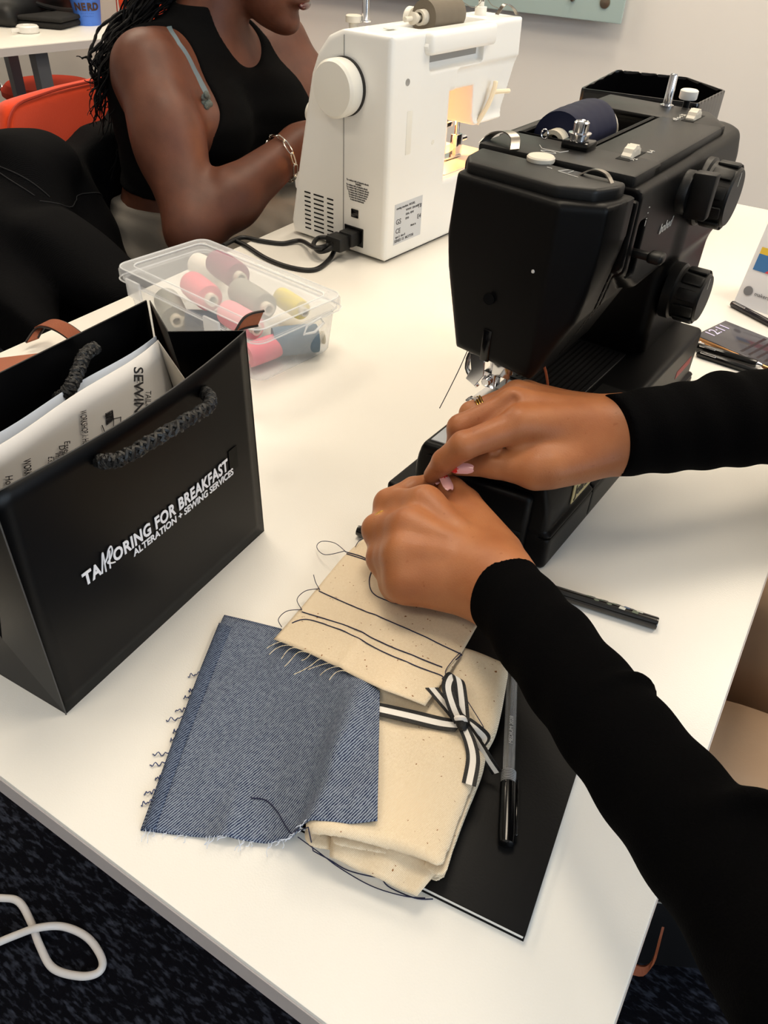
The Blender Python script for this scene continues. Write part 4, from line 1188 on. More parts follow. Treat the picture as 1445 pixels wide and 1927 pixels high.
link('under_layer', sheet(B(), UG, 0.0008), M_denim_r, dn, smooth='full')
HG = coons([(-0.2864, 0.2641, 0.0042), (-0.2762, 0.2661, 0.0042)], [(-0.2186, 0.1242, 0.0038), (-0.2121, 0.1267, 0.0038)], [(-0.2864, 0.2641, 0.0042), (-0.2696, 0.2268, 0.0040), (-0.2450, 0.1754, 0.0036), (-0.2186, 0.1242, 0.0038)], [(-0.2762, 0.2661, 0.0042), (-0.2609, 0.2304, 0.0040), (-0.2379, 0.1787, 0.0036), (-0.2121, 0.1267, 0.0038)], 5, 40)
HG[..., 2] += 0.0008 * np.sin(np.linspace(0, 1, 6) * math.pi)[None, :]
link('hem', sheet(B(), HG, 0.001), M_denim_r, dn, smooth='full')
rnd = random.Random(3)
for k in range(12):      # frayed weft threads on the left edge
    t = 0.35 + 0.6 * k / 12 + rnd.uniform(-0.02, 0.02)
    i = int(t * 50)
    a = Vector(DG[i, 0])
    L = rnd.uniform(0.003, 0.012)
    d = Vector((-0.75, -0.62 + rnd.uniform(-0.3, 0.2), 0)).normalized()
    n_ = Vector((-d.y, d.x, 0))
    ph = rnd.uniform(0, 6)
    pts = [a + d * (L * s / 14) + n_ * (0.0009 * math.sin(s * 1.3 + ph)) + Vector((0, 0, 0.0012 * math.sin(s * 0.8) - 0.001 * s / 14)) for s in range(15)]
    for p in pts: p.z = max(p.z, 0.0006)
    link('fray_thread', tube(B(), pts, 0.00033, 5), M_dthread, dn)
for k in range(26):      # white fluff on the lower edge
    i = rnd.randint(1, 42)
    a = Vector(DG[-1, i])
    d = Vector((rnd.uniform(-0.6, 0.8), -1, 0)).normalized()
    L = rnd.uniform(0.003, 0.008)
    pts = [a + d * (L * s / 5) + Vector((0.0006 * math.sin(s * 1.5 + k), 0, 0)) for s in range(6)]
    link('fray_thread', tube(B(), pts, 0.00022, 4), mat('pale_fray', (196, 204, 220), 0.8), dn)

# folded calico bundle
cb = thing('calico_bundle', 'folded cream calico bundle tied with a striped ribbon', 'fabric', (-0.057, 0.183, 0.0068), math.radians(192.4 - 180))
def bundle(p):       # local x runs to -x along the near edge, y away
    x, y, z = p
    wob = 0.0016 * np.sin(y * 70 + x * 30) + 0.001 * np.sin(x * 120 + y * 20)
    q = [x + 0.0025 * np.sin(y * 38 + 1), y + 0.004 * np.sin(x * 60), z + wob * np.clip(z / 0.02, 0, 1)]
    d = sbox(q, (-0.080, 0.0, 0.0), (0.0, 0.150, 0.0205), 0.0070)
    # pinched waist under the ribbon
    d = d + 0.0022 * np.exp(-((y - 0.086) / 0.010) ** 2)
    # open fold layers at the near end
    for zc, dep, sl in ((0.0050, 0.050, 0.02), (0.0098, 0.034, -0.03), (0.0145, 0.060, 0.035)):
        zz = q[2] - zc - sl * (x + 0.044) - 0.0012 * np.sin(x * 80 + zc * 900)
        slit = np.maximum(np.abs(zz) - (0.0009 + 0.0012 * np.clip(1 - y / 0.03, 0, 1)), y - dep)
        d = smax(d, -slit, 0.0012)
    return d
link('folded_cloth', sdf_mesh('folded_cloth', [(bundle, (-0.098, -0.010, -0.003), (0.010, 0.162, 0.032), 0.0011)]), M_calico, cb, smooth='full')
cl2 = B()
Mcb = Matrix.Translation(cb.location) @ Matrix.Rotation(cb.rotation_euler.z, 4, 'Z')
icb = Mcb.inverted()
EG = coons([(-0.062, -0.004, 0.0125), (-0.002, -0.003, 0.0105)], [(-0.060, -0.011, 0.0085), (-0.010, -0.012, 0.0045)], [(-0.062, -0.004, 0.0125), (-0.060, -0.011, 0.0085)], [(-0.002, -0.003, 0.0105), (-0.010, -0.012, 0.0045)], 16, 6)
EG = coons([(-0.070, 0.012, 0.0145), (-0.004, 0.012, 0.012)], [(-0.064, -0.0065, 0.0085), (-0.014, -0.0085, 0.0055)], [(-0.070, 0.012, 0.0145), (-0.064, -0.0065, 0.0085)], [(-0.004, 0.012, 0.012), (-0.014, -0.0085, 0.0055)], 16, 8)
EG[..., 2] += 0.0008 * np.sin(np.linspace(0, 14, 17))[None, :]
link('fold_layer', sheet(cl2, EG, 0.0012), M_calico, cb, smooth='full')

# calico sample with stitched lines
cs = thing('calico_sample', 'cream calico scrap with rows of navy stitching and loose threads', 'fabric', (0, 0, 0))
SL = [(-0.2436, 0.3926, 0.0160), (-0.2452, 0.3611, 0.0150), (-0.2434, 0.3270, 0.0135), (-0.2418, 0.2956, 0.0125), (-0.2397, 0.2687, 0.0125)]
SB = [(-0.2397, 0.2687, 0.0125), (-0.2113, 0.2674, 0.0180), (-0.1807, 0.2638, 0.0270), (-0.1448, 0.2577, 0.0365), (-0.1180, 0.2640, 0.0330)]
SR = [(-0.1227, 0.3505, 0.0300), (-0.1200, 0.3187, 0.0310), (-0.1181, 0.2901, 0.0320), (-0.1180, 0.2640, 0.0330)]
ST = [(-0.2436, 0.3926, 0.0160), (-0.2098, 0.3936, 0.0200), (-0.1629, 0.3753, 0.0260), (-0.1227, 0.3505, 0.0300)]
SG = coons(ST, SB, SL, SR, 50, 40)
uu = np.linspace(0, 1, 51)[None, :]; vv = np.linspace(0, 1, 41)[:, None]
SG[..., 2] += 0.0009 * np.sin(uu * 9 + vv * 6) + 0.0012 * np.exp(-((uu - 0.38 - 0.1 * vv) / 0.03) ** 2) * vv
link('cloth', sheet(B(), SG, 0.0006), M_calico, cs, smooth='full')
def stitch(pts): return draped_thread('stitch_line', pts, SG, 0.00042, M_nthread, cs, 0.0004, 14)
stitch([(-0.2403, 0.3228, 0.0160), (-0.2153, 0.3207, 0.0200), (-0.1874, 0.3165, 0.0250), (-0.1503, 0.3138, 0.0300), (-0.1217, 0.3144, 0.0320), (-0.1193, 0.3127, 0.0320), (-0.1200, 0.3080, 0.0320)])
stitch([(-0.2387, 0.2998, 0.0150), (-0.2057, 0.3001, 0.0200), (-0.1743, 0.2958, 0.0280), (-0.1473, 0.2945, 0.0320), (-0.1241, 0.2969, 0.0320)])
stitch([(-0.2382, 0.2873, 0.0150), (-0.2295, 0.2950, 0.0150), (-0.2018, 0.2944, 0.0200), (-0.1701, 0.2892, 0.0280), (-0.1430, 0.2873, 0.0320), (-0.1219, 0.2901, 0.0320), (-0.1192, 0.2879, 0.0320)])
stitch([(-0.2471, 0.3668, 0.0170), (-0.2325, 0.3679, 0.0170), (-0.2188, 0.3661, 0.0190)])
stitch([(-0.2447, 0.3654, 0.0170), (-0.2289, 0.3661, 0.0170), (-0.2188, 0.3661, 0.0190)])
stitch([(-0.2188, 0.3661, 0.0190), (-0.2135, 0.3496, 0.0200), (-0.2011, 0.3369, 0.0210), (-0.1797, 0.3339, 0.0240), (-0.1628, 0.3437, 0.0260)])
def loose(pts, m=M_nthread, r=0.0003, parent=None): return link('loose_thread', tube(B(), catmull(pts, 7), r, 5), m, parent or cs)
loose([(-0.2471, 0.3668, 0.0170), (-0.2621, 0.3745, 0.0120), (-0.2745, 0.3738, 0.0080), (-0.2749, 0.3677, 0.0060), (-0.2617, 0.3608, 0.0100), (-0.2468, 0.3663, 0.0175)])
loose([(-0.2424, 0.3739, 0.0180), (-0.2426, 0.3816, 0.0200), (-0.2352, 0.3870, 0.0220), (-0.2259, 0.3816, 0.0240)])
loose([(-0.2412, 0.3240, 0.0145), (-0.2507, 0.3202, 0.0100), (-0.2525, 0.3120, 0.0070), (-0.2396, 0.3009, 0.0135)])
loose([(-0.2396, 0.3009, 0.0135), (-0.2502, 0.2970, 0.0090), (-0.2517, 0.2888, 0.0070), (-0.2427, 0.2813, 0.0110)])
loose([(-0.2571, 0.3390, 0.0080), (-0.2486, 0.3301, 0.0120), (-0.2396, 0.3231, 0.0150)])
loose([(-0.1200, 0.3139, 0.0325), (-0.1209, 0.3038, 0.0330), (-0.1196, 0.2927, 0.0330), (-0.1097, 0.2902, 0.0310), (-0.0846, 0.2736, 0.0310), (-0.0824, 0.2715, 0.0300)])
for k in range(9):
    a = Vector(SG[-1, 3 + k * 3])
    d = Vector((rnd.uniform(-1, -0.2), -0.8, -0.1)).normalized()
    L = rnd.uniform(0.008, 0.020)
    pts = [a + d * (L * s / 8) + Vector((0.0015 * math.sin(s * 0.6 + k), 0.002 * math.sin(s * 0.5), 0.0012 * math.sin(s * 0.5))) for s in range(9)]
    link('fray_thread', tube(B(), pts, 0.00024, 4), M_cthread, cs)
# long loose thread running over denim to the foot of the bundle
lt = tag(link('thread_tail', tube(B(), [on_sheet(DG, p) if i < 26 else p for i, p in enumerate(catmull([(-0.1794, 0.1706, 0.0060), (-0.1711, 0.1740, 0.0060), (-0.1604, 0.1714, 0.0080), (-0.1462, 0.1645, 0.0120), (-0.1344, 0.1632, 0.0090), (-0.1204, 0.1661, 0.0040), (-0.1091, 0.1676, 0.0020), (-0.0950, 0.1726, 0.0020), (-0.0932, 0.1750, 0.0030), (-0.0865, 0.1726, 0.0010), (-0.0713, 0.1751, 0.0010), (-0.0627, 0.1800, 0.0010)], 6))], 0.00036, 5), M_nthread), 'long dark blue thread trailing from the denim across the table', 'thread')
lt2 = tag(link('thread_tail', tube(B(), catmull([(-0.1408, 0.1646, 0.0100), (-0.1271, 0.1655, 0.0060), (-0.1135, 0.1664, 0.0015), (-0.0937, 0.1679, 0.0010), (-0.0766, 0.1729, 0.0010), (-0.0665, 0.1782, 0.0010)], 6), 0.0003, 5), M_nthread), 'second dark thread lying beside the folded end of the calico', 'thread')

# striped ribbon tied around the bundle
M_rbk = mat('ribbon_black', (14, 14, 15), 0.55, bump=0.6, bscale=1200)
M_rwh = mat('ribbon_white', (228, 224, 218), 0.5, bump=0.3, bscale=1200)
rb = thing('ribbon', 'black and white striped ribbon tied in a bow around the calico', 'ribbon', (0, 0, 0))
ST3 = ((0, 0.28, 0), (0.28, 0.72, 1), (0.72, 1, 0))
def ribbon(name, pts, wd, w=0.0105):
    path = catmull(pts, 8)
    dr = resample(wd, len(path))
    dr = [d / np.linalg.norm(d) for d in dr]
    return link(name, strip_path(B(), path, dr, w, 0.0005, ST3), [M_rbk, M_rwh], rb)
ribbon('band', [(-0.1487, 0.2460, 0.0297), (-0.1419, 0.2487, 0.0297), (-0.1237, 0.2548, 0.0297), (-0.1049, 0.2608, 0.0297), (-0.0943, 0.2652, 0.0307)], [(0.15, 1, 0), (0.1, 1, 0)])
ribbon('band', [(-0.1211, 0.2772, 0.0347), (-0.1114, 0.2734, 0.0332), (-0.1018, 0.2695, 0.0322), (-0.0939, 0.2656, 0.0322)], [(0.7, 0.5, 0), (0.8, 0.4, 0)], 0.008)
ribbon('loop', [(-0.0937, 0.2649, 0.0332), (-0.1021, 0.2695, 0.0382), (-0.1102, 0.2770, 0.0422), (-0.1120, 0.2850, 0.0432), (-0.1083, 0.2865, 0.0432), (-0.1015, 0.2784, 0.0392), (-0.0930, 0.2663, 0.0332)], [(0.9, 0.35, 0.3), (0.9, 0.3, 0.2), (0.9, 0.2, -0.5), (0.95, 0.1, 0.2)], 0.0085)
ribbon('tail', [(-0.0944, 0.2662, 0.0332), (-0.0841, 0.2575, 0.0322), (-0.0771, 0.2481, 0.0312), (-0.0723, 0.2338, 0.0297)], [(0.9, 0.2, 0.2), (0.95, 0.1, 0.2)], 0.0085)
ribbon('tail', [(-0.0933, 0.2669, 0.0332), (-0.0795, 0.2600, 0.0302), (-0.0715, 0.2587, 0.0222), (-0.0642, 0.2575, 0.0162)], [(0.9, -0.1, 0.5), (0.6, 0.1, 0.8)], 0.0085)
ribbon('loop', [(-0.0931, 0.2680, 0.0332), (-0.0848, 0.2663, 0.0332), (-0.0780, 0.2661, 0.0282), (-0.0788, 0.2601, 0.0242)], [(0.6, 0.6, 0.4), (0.6, 0.4, 0.7)], 0.008)
kn = B()
bmesh.ops.create_icosphere(kn, subdivisions=3, radius=1.0)
Mk = Matrix.Translation((-0.0938, 0.2657, 0.0337)) @ Matrix.Rotation(-0.9, 4, 'Z') @ Matrix.Diagonal((0.0060, 0.0038, 0.0036, 1))
kn.transform(Mk)
link('knot', kn, M_rbk, rb)
link('knot_wrap', tube(B(), catmull([(-0.0974, 0.2644, 0.0362), (-0.0954, 0.2644, 0.0382), (-0.0933, 0.2658, 0.0377), (-0.0918, 0.2662, 0.0352)], 5), 0.0016, 6), M_rwh, rb)

# clear ballpoint pen with black cap
M_pclear = mat('pen_clear', (205, 206, 208), 0.06, trans=0.75, ior=1.3)
pa, pb_ = Vector((-0.0413, 0.2229, 0.0108)), Vector((-0.0884, 0.3339, 0.0108))
pdv = (pb_ - pa).normalized()
pn = thing('ballpoint_pen', 'clear ballpoint pen with a black cap on the notebook', 'pen', pa)
link('cap', lathe(B(), [(0.0026, 0), (0.0044, 0.0012), (0.0050, 0.006), (0.0050, 0.038), (0.0044, 0.0385)], (0, 0, 0), pdv, 24), M_blkg, pn)
link('cap_clip', box(B(), (-0.0012, -0.0008, 0.006), (0.0012, 0.0008, 0.041), 0.0005, 1, Matrix.Translation((0, 0, 0)) @ basis((0.0045, 0.002, 0.0012), pdv.orthogonal(), pdv.cross(pdv.orthogonal()))), M_blkg, pn)
link('barrel', lathe(B(), [(0.0040, 0.0385), (0.0041, 0.140), (0.0038, 0.1405)], (0, 0, 0), pdv, 6), M_pclear, pn, smooth=False)
link('ink_tube', lathe(B(), [(0.0014, 0.030), (0.0014, 0.136)], (0, 0, 0), pdv, 10), mat('ink_tube', (28, 28, 32), 0.3), pn)
for k in range(7):
    link('grip_ring', tube(B(), [pdv * (0.0395 + k * 0.0011) + (pdv.orthogonal().normalized() * math.cos(a) + pdv.cross(pdv.orthogonal().normalized()) * math.sin(a)) * 0.0043 for a in [j * math.pi / 8 for j in range(16)]], 0.00028, 5, closed=True), mat('grip_grey', (150, 150, 152), 0.3), pn)
text_obj('lettering', 'MEDIUM 2028', 0.0034, mat('print_grey', (170, 168, 165), 0.5), pn, basis(pdv * 0.064 + Vector((0.0012, 0, 0.0041)), pdv, (-1, -0.3, 0.2)), 0.0001)

# dark stick with shell inlay
sa, sb = Vector((-0.2599, 0.4044, 0.0052)), Vector((-0.0198, 0.4419, 0.0052))
sdv = (sb - sa).normalized()
sk = thing('inlaid_stick', 'long black lacquered stick with shell inlay at one end', 'stick', sa)
SLn = (sb - sa).length
link('shaft', lathe(B(), [(0.0042, 0), (0.0048, 0.003), (0.0050, 0.05), (0.0050, SLn - 0.001), (0.0046, SLn)], (0, 0, 0), sdv, 28), mat('black_lacquer', (24, 22, 20), 0.18, var=0.4, vscale=90, coat=0.5), sk)
side = sdv.cross(Vector((0, 0, 1))).normalized()
upv = side.cross(sdv).normalized()
for k in range(13):
    L_ = SLn - 0.014 - 0.0032 * k
    a = -0.35 + 0.5 * math.sin(k * 2.1)
    n_ = (upv * math.cos(a) + side * math.sin(a))
    big = k < 5
    fl = prism(B(), [(-0.0026, -0.0012, 0), (0.0020, -0.0014, 0), (0.0026, 0.0011, 0), (-0.0018, 0.0013, 0)] if big else [(-0.0022, 0, 0), (-0.0006, -0.0009, 0), (0.0016, -0.0004, 0), (0.002, 0.0006, 0), (-0.0004, 0.0010, 0)], (0, 0, 0.0003))
    fl.transform(basis(sdv * L_ + n_ * 0.00495, sdv, n_.cross(sdv)))
    link('inlay_chip', fl, mat('shell_white', (205, 205, 196), 0.2) if k in (0, 2, 4) else mat('shell_blue', (70, 92, 120), 0.2) if k == 3 else mat('shell_green', (104, 112, 98), 0.25), sk, smooth=False)


# ------------------------------------------------------------------ the person whose hands work at the black machine
def skin_mat(name, rgb, rgb2, rough=0.45):
    m = mat(name, rgb, rough, spec=0.4, sss=0.15, bump=0.0)
    nt = m.node_tree
    b = nt.nodes['Principled BSDF']
    tc = nt.nodes.new('ShaderNodeTexCoord')
    n1 = nt.nodes.new('ShaderNodeTexNoise'); n1.inputs['Scale'].default_value = 28; n1.inputs['Detail'].default_value = 5
    n2 = nt.nodes.new('ShaderNodeTexVoronoi'); n2.inputs['Scale'].default_value = 900
    n3 = nt.nodes.new('ShaderNodeTexNoise'); n3.inputs['Scale'].default_value = 260; n3.inputs['Detail'].default_value = 1
    for n in (n1, n2, n3): nt.links.new(tc.outputs['Object'], n.inputs['Vector'])
    cr = nt.nodes.new('ShaderNodeValToRGB')
    cr.color_ramp.elements[0].position = 0.3; cr.color_ramp.elements[0].color = srgb(*rgb2)
    cr.color_ramp.elements[1].position = 0.7; cr.color_ramp.elements[1].color = srgb(*rgb)
    nt.links.new(n1.outputs['Fac'], cr.inputs['Fac'])
    c3 = nt.nodes.new('ShaderNodeValToRGB')
    c3.color_ramp.elements[0].position = 0.70; c3.color_ramp.elements[0].color = (1, 1, 1, 1)
    c3.color_ramp.elements[1].position = 0.78; c3.color_ramp.elements[1].color = (0.86, 0.80, 0.75, 1)
    nt.links.new(n3.outputs['Fac'], c3.inputs['Fac'])
    mx = nt.nodes.new('ShaderNodeMix'); mx.data_type = 'RGBA'; mx.blend_type = 'MULTIPLY'; mx.inputs['Factor'].default_value = 1
    nt.links.new(cr.outputs['Color'], mx.inputs['A']); nt.links.new(c3.outputs['Color'], mx.inputs['B'])
    nt.links.new(mx.outputs['Result'], b.inputs['Base Color'])
    bp = nt.nodes.new('ShaderNodeBump'); bp.inputs['Strength'].default_value = 0.12; bp.inputs['Distance'].default_value = 0.0006
    nt.links.new(n2.outputs['Distance'], bp.inputs['Height'])
    nt.links.new(bp.outputs['Normal'], b.inputs['Normal'])
    return m
M_skin = skin_mat('warm_brown_skin', (174, 114, 74), (154, 94, 58))
M_knit = mat('black_knit', (4, 4, 5), 0.95, spec=0.05, bump=0.5, bscale=900, sheen=0.0)
mk = thing('person', 'person in a black long sleeved top and beige trousers pinching thread over the table', 'person', (0.33, 0.56, ZF))
ORG = np.array(mk.location)
rel = lambda p: np.array(p, float) - ORG

def chain(p, pts, rad, k=0.006):
    d = None
    for i in range(len(pts) - 1):
        c = rcone(p, pts[i], pts[i + 1], rad[i], rad[i + 1])
        d = c if d is None else smin(d, c, k)
    return d
# ---- left hand (nearer the viewer), knuckles towards the left
LW = (-0.1179, 0.3555, 0.0640)
L_mcp = [(-0.1906, 0.3851, 0.0760), (-0.1880, 0.3586, 0.0740), (-0.1818, 0.3405, 0.0660), (-0.1723, 0.3307, 0.0540)]
L_pip = [(-0.2237, 0.3916, 0.0580), (-0.2178, 0.3669, 0.0530), (-0.2032, 0.3494, 0.0460), (-0.1860, 0.3371, 0.0390)]
L_idx = [L_mcp[0], L_pip[0], (-0.2152, 0.4120, 0.0640), (-0.2049, 0.4266, 0.0660)]
L_mid = [L_mcp[1], L_pip[1], (-0.2241, 0.4015, 0.0320), (-0.2097, 0.4164, 0.0340)]
L_rng = [L_mcp[2], L_pip[2], (-0.2078, 0.3832, 0.0260), (-0.1942, 0.3982, 0.0300)]
L_pky = [L_mcp[3], L_pip[3], (-0.1890, 0.3624, 0.0220), (-0.1767, 0.3761, 0.0260)]
L_thb = [(-0.1455, 0.3893, 0.0560), (-0.1753, 0.4183, 0.0620), (-0.1853, 0.4186, 0.0700), (-0.1958, 0.4257, 0.0725)]
def left_hand(p):
    d = None
    for m, r in zip(L_mcp, (0.0125, 0.0130, 0.0125, 0.0115)):
        c = rcone(p, LW, m, 0.0185, r)
        d = c if d is None else smin(d, c, 0.012)
    d = smin(d, rcone(p, (-0.1221, 0.3479, 0.0560), L_mcp[3], 0.016, 0.012), 0.012)
    d = smin(d, rcone(p, (-0.1304, 0.3790, 0.0640), (-0.1723, 0.4114, 0.0670), 0.0195, 0.0135), 0.012)      # ball of the thumb
    d = smin(d, ell(p, (-0.1656, 0.3728, 0.0580), (0.030, 0.026, 0.016)), 0.010)
    d = smin(d, rcone(p, LW, rel0(0.02, -0.017, 0.003, LW), 0.0225, 0.0245), 0.015)
    for pts, rad in ((L_idx, (0.0125, 0.0118, 0.0086, 0.0070)), (L_mid, (0.0125, 0.0120, 0.0092, 0.008)), (L_rng, (0.0120, 0.0112, 0.0088, 0.0078)), (L_pky, (0.0105, 0.0092, 0.008, 0.007))):
        d = smin(d, chain(p, pts, rad, 0.003), 0.0105)
    d = smin(d, chain(p, L_thb, (0.015, 0.0122, 0.0102, 0.0068), 0.004), 0.006)
    for a, b_ in ((0, 1), (1, 2), (2, 3)):      # fingers lie closed against each other
        d = smin(d, rcone(p, (np.array(L_pip[a]) + np.array(L_mcp[a])) / 2 - np.array([0, 0, 0.002]), (np.array(L_pip[b_]) + np.array(L_mcp[b_])) / 2 - np.array([0, 0, 0.002]), 0.0095, 0.0095), 0.006)
        d = smin(d, rcone(p, np.array(L_pip[a]) + np.array([0.003, 0, -0.004]), np.array(L_pip[b_]) + np.array([0.003, 0, -0.004]), 0.0085, 0.0085), 0.006)
    # crease where index finger and thumb meet
    d = smax(d, -rcone(p, (-0.1998, 0.3929, 0.0795), (-0.1915, 0.3979, 0.0800), 0.0010, 0.0014), 0.004)
    # tendons
    for m in L_mcp[:3]:
        m = np.array(m)
        d = smin(d, rcone(p, m + np.array([0, 0, 0.0065]), m * 0.55 + np.array(LW) * 0.45 + np.array([0, 0, 0.013]), 0.006, 0.003), 0.008)
    return d
def rel0(dx, dy, dz, o): return (o[0] + dx, o[1] + dy, o[2] + dz)
# ---- right hand (further away), fingers towards the left, pinching down
RW = (-0.0859, 0.5079, 0.1120)
R_mcp = [(-0.1563, 0.4540, 0.1210), (-0.1688, 0.4712, 0.1240), (-0.1780, 0.5020, 0.1130), (-0.1806, 0.5309, 0.1010)]
R_idx = [R_mcp[0], (-0.1819, 0.4206, 0.1120), (-0.1949, 0.4184, 0.0940), (-0.2031, 0.4181, 0.0780)]
R_mid = [R_mcp[1], (-0.1963, 0.4448, 0.1080), (-0.1973, 0.4455, 0.0900), (-0.1922, 0.4544, 0.0780)]
R_rng = [R_mcp[2], (-0.2040, 0.4794, 0.1000), (-0.2038, 0.4751, 0.0860), (-0.1908, 0.4741, 0.0800)]
R_pky = [R_mcp[3], (-0.1987, 0.5057, 0.0940), (-0.1982, 0.5000, 0.0860), (-0.1864, 0.4978, 0.0840)]
R_thb = [(-0.1119, 0.4714, 0.1000), (-0.1342, 0.4448, 0.0960), (-0.1644, 0.4399, 0.0920), (-0.1887, 0.4306, 0.0840)]
def right_hand(p):
    d = None
    for m, r in zip(R_mcp, (0.0128, 0.0128, 0.012, 0.011)):
        c = rcone(p, RW, m, 0.0200, r)
        d = c if d is None else smin(d, c, 0.012)
    d = smin(d, rcone(p, (-0.0944, 0.4883, 0.1040), (-0.1238, 0.4502, 0.0990), 0.0190, 0.0150), 0.012)
    d = smin(d, ell(p, (-0.1241, 0.4882, 0.1080), (0.036, 0.026, 0.017)), 0.010)
    d = smin(d, rcone(p, RW, rel0(0.020, 0.024, -0.001, RW), 0.0255, 0.0265), 0.015)
    for pts, rad in ((R_idx, (0.0120, 0.0103, 0.0088, 0.0068)), (R_mid, (0.0120, 0.0104, 0.009, 0.008)), (R_rng, (0.0112, 0.0098, 0.0085, 0.0075)), (R_pky, (0.0100, 0.0088, 0.0078, 0.007))):
        d = smin(d, chain(p, pts, rad, 0.003), 0.0055)
    d = smin(d, chain(p, R_thb, (0.0165, 0.0140, 0.0105, 0.0066), 0.005), 0.006)
    # fold of skin between thumb and index finger
    d = smin(d, rcone(p, (-0.1477, 0.4508, 0.1030), (-0.1312, 0.4577, 0.1000), 0.008, 0.012), 0.008)
    for q0, q1, r in (((-0.1554, 0.4263, 0.1175), (-0.1536, 0.4302, 0.1205), 0.0012), ((-0.1492, 0.4287, 0.1150), (-0.1474, 0.4325, 0.1190), 0.0012), ((-0.1644, 0.4237, 0.1025), (-0.1638, 0.4354, 0.1025), 0.0006), ((-0.1617, 0.4240, 0.1025), (-0.1610, 0.4357, 0.1025), 0.0006), ((-0.1360, 0.4248, 0.1145), (-0.1277, 0.4294, 0.1125), 0.0012)):
        d = smax(d, -rcone(p, q0, q1, r, r), 0.0025)
    for m in R_mcp[:3]:
        m = np.array(m)
        d = smin(d, rcone(p, m + np.array([0, 0, 0.0055]), m * 0.5 + np.array(RW) * 0.5 + np.array([0, 0, 0.011]), 0.006, 0.003), 0.008)
    # dimples between the knuckles
    for a, b_ in ((0, 1), (1, 2)):
        c = (np.array(R_mcp[a]) + np.array(R_mcp[b_])) / 2 + np.array([-0.004, 0, 0.012])
        e = (np.array(R_idx[1 if a == 0 else 1]) * (0.6 if a == 0 else 0) + np.array(R_mid[1]) * (0.4 if a == 0 else 0.5) + np.array(R_rng[1]) * (0 if a == 0 else 0.5)) + np.array([0, 0, 0.008])
        d = smax(d, -rcone(p, c, e, 0.002, 0.0028), 0.006)
    return d
# ---- arms and body, in metres in the room
L_elb = (0.093, 0.190, 0.096); L_sho = (0.285, 0.375, 0.285)
R_elb = (0.105, 0.735, 0.100); R_sho = (0.325, 0.735, 0.290)
HEADC = (0.245, 0.545, 0.545)
def maker_rest(p):
    d = chain(p, [LW, L_elb, L_sho], (0.022, 0.024, 0.034), 0.02)
    d = np.minimum(d, chain(p, [RW, R_elb, R_sho], (0.024, 0.032, 0.040), 0.02))
    tor = smin(rcone(p, (0.335, 0.465, 0.235), (0.335, 0.645, 0.245), 0.085, 0.085), rcone(p, (0.40, 0.56, -0.06), (0.34, 0.555, 0.18), 0.125, 0.12), 0.08)
    tor = smin(tor, rcone(p, (0.40, 0.49, -0.17), (0.40, 0.62, -0.17), 0.115, 0.115), 0.06)
    d = smin(d, tor, 0.04)
    d = smin(d, rcone(p, (0.315, 0.555, 0.30), (0.275, 0.55, 0.44), 0.058, 0.05), 0.03)
    hd = smin(ell(p, HEADC, (0.095, 0.074, 0.110)), ell(p, (0.195, 0.545, 0.485), (0.050, 0.048, 0.060)), 0.03)
    hd = smin(hd, rcone(p, (0.155, 0.545, 0.545), (0.140, 0.545, 0.515), 0.010, 0.014), 0.015)          # nose
    for s in (-1, 1):
        hd = smin(hd, ell(p, (0.255, 0.545 + s * 0.076, 0.530), (0.020, 0.010, 0.030)), 0.006)       # ears
        hd = smax(hd, -ell(p, (0.148, 0.545 + s * 0.030, 0.552), (0.012, 0.016, 0.009)), 0.010)      # eye sockets
        hd = smin(hd, ell(p, (0.164, 0.545 + s * 0.030, 0.552), (0.011, 0.013, 0.010)), 0.004)
    hd = smin(hd, ell(p, (0.150, 0.545, 0.470), (0.012, 0.024, 0.010)), 0.008)                       # mouth
    d = smin(d, hd, 0.02)
    for s, k in (((0.39, 0.515, -0.19), ((-0.03, 0.480, -0.205), (0.02, 0.43, -0.62))), ((0.39, 0.64, -0.19), ((-0.03, 0.715, -0.205), (0.02, 0.70, -0.62)))):
        d = smin(d, chain(p, [s, k[0], k[1]], (0.085, 0.058, 0.042), 0.02), 0.03)
        d = smin(d, rcone(p, rel0(0.01, 0, -0.05, k[1]), rel0(-0.13, 0, -0.08, k[1]), 0.036, 0.028), 0.02)
    return d
def loc3(fn): return lambda p: fn([p[0] + ORG[0], p[1] + ORG[1], p[2] + ORG[2]])
def rbox(lo, hi): return tuple(rel(lo)), tuple(rel(hi))
def without_wrists(p):      # the arms are carried on by the finer hand meshes from inside the cuffs
    d = maker_rest(p)
    d = np.maximum(d, -(np.sqrt((p[0] - LW[0]) ** 2 + (p[1] - LW[1]) ** 2 + (p[2] - LW[2]) ** 2) - 0.045))
    return np.maximum(d, -(np.sqrt((p[0] - RW[0]) ** 2 + (p[1] - RW[1]) ** 2 + (p[2] - RW[2]) ** 2) - 0.045))
lo1, hi1 = rbox((-0.25, 0.29, 0.0), (-0.075, 0.46, 0.11))
lo2_, hi2_ = rbox((-0.235, 0.39, 0.05), (-0.035, 0.56, 0.155))
lo3, hi3 = rbox((-0.16, 0.12, -0.742), (0.56, 0.86, 0.68))
body = sdf_mesh('body', [(loc3(left_hand), lo1, hi1, 0.0013), (loc3(right_hand), lo2_, hi2_, 0.0013), (loc3(without_wrists), lo3, hi3, 0.008)])
link('body', body, M_skin, mk, smooth='full')
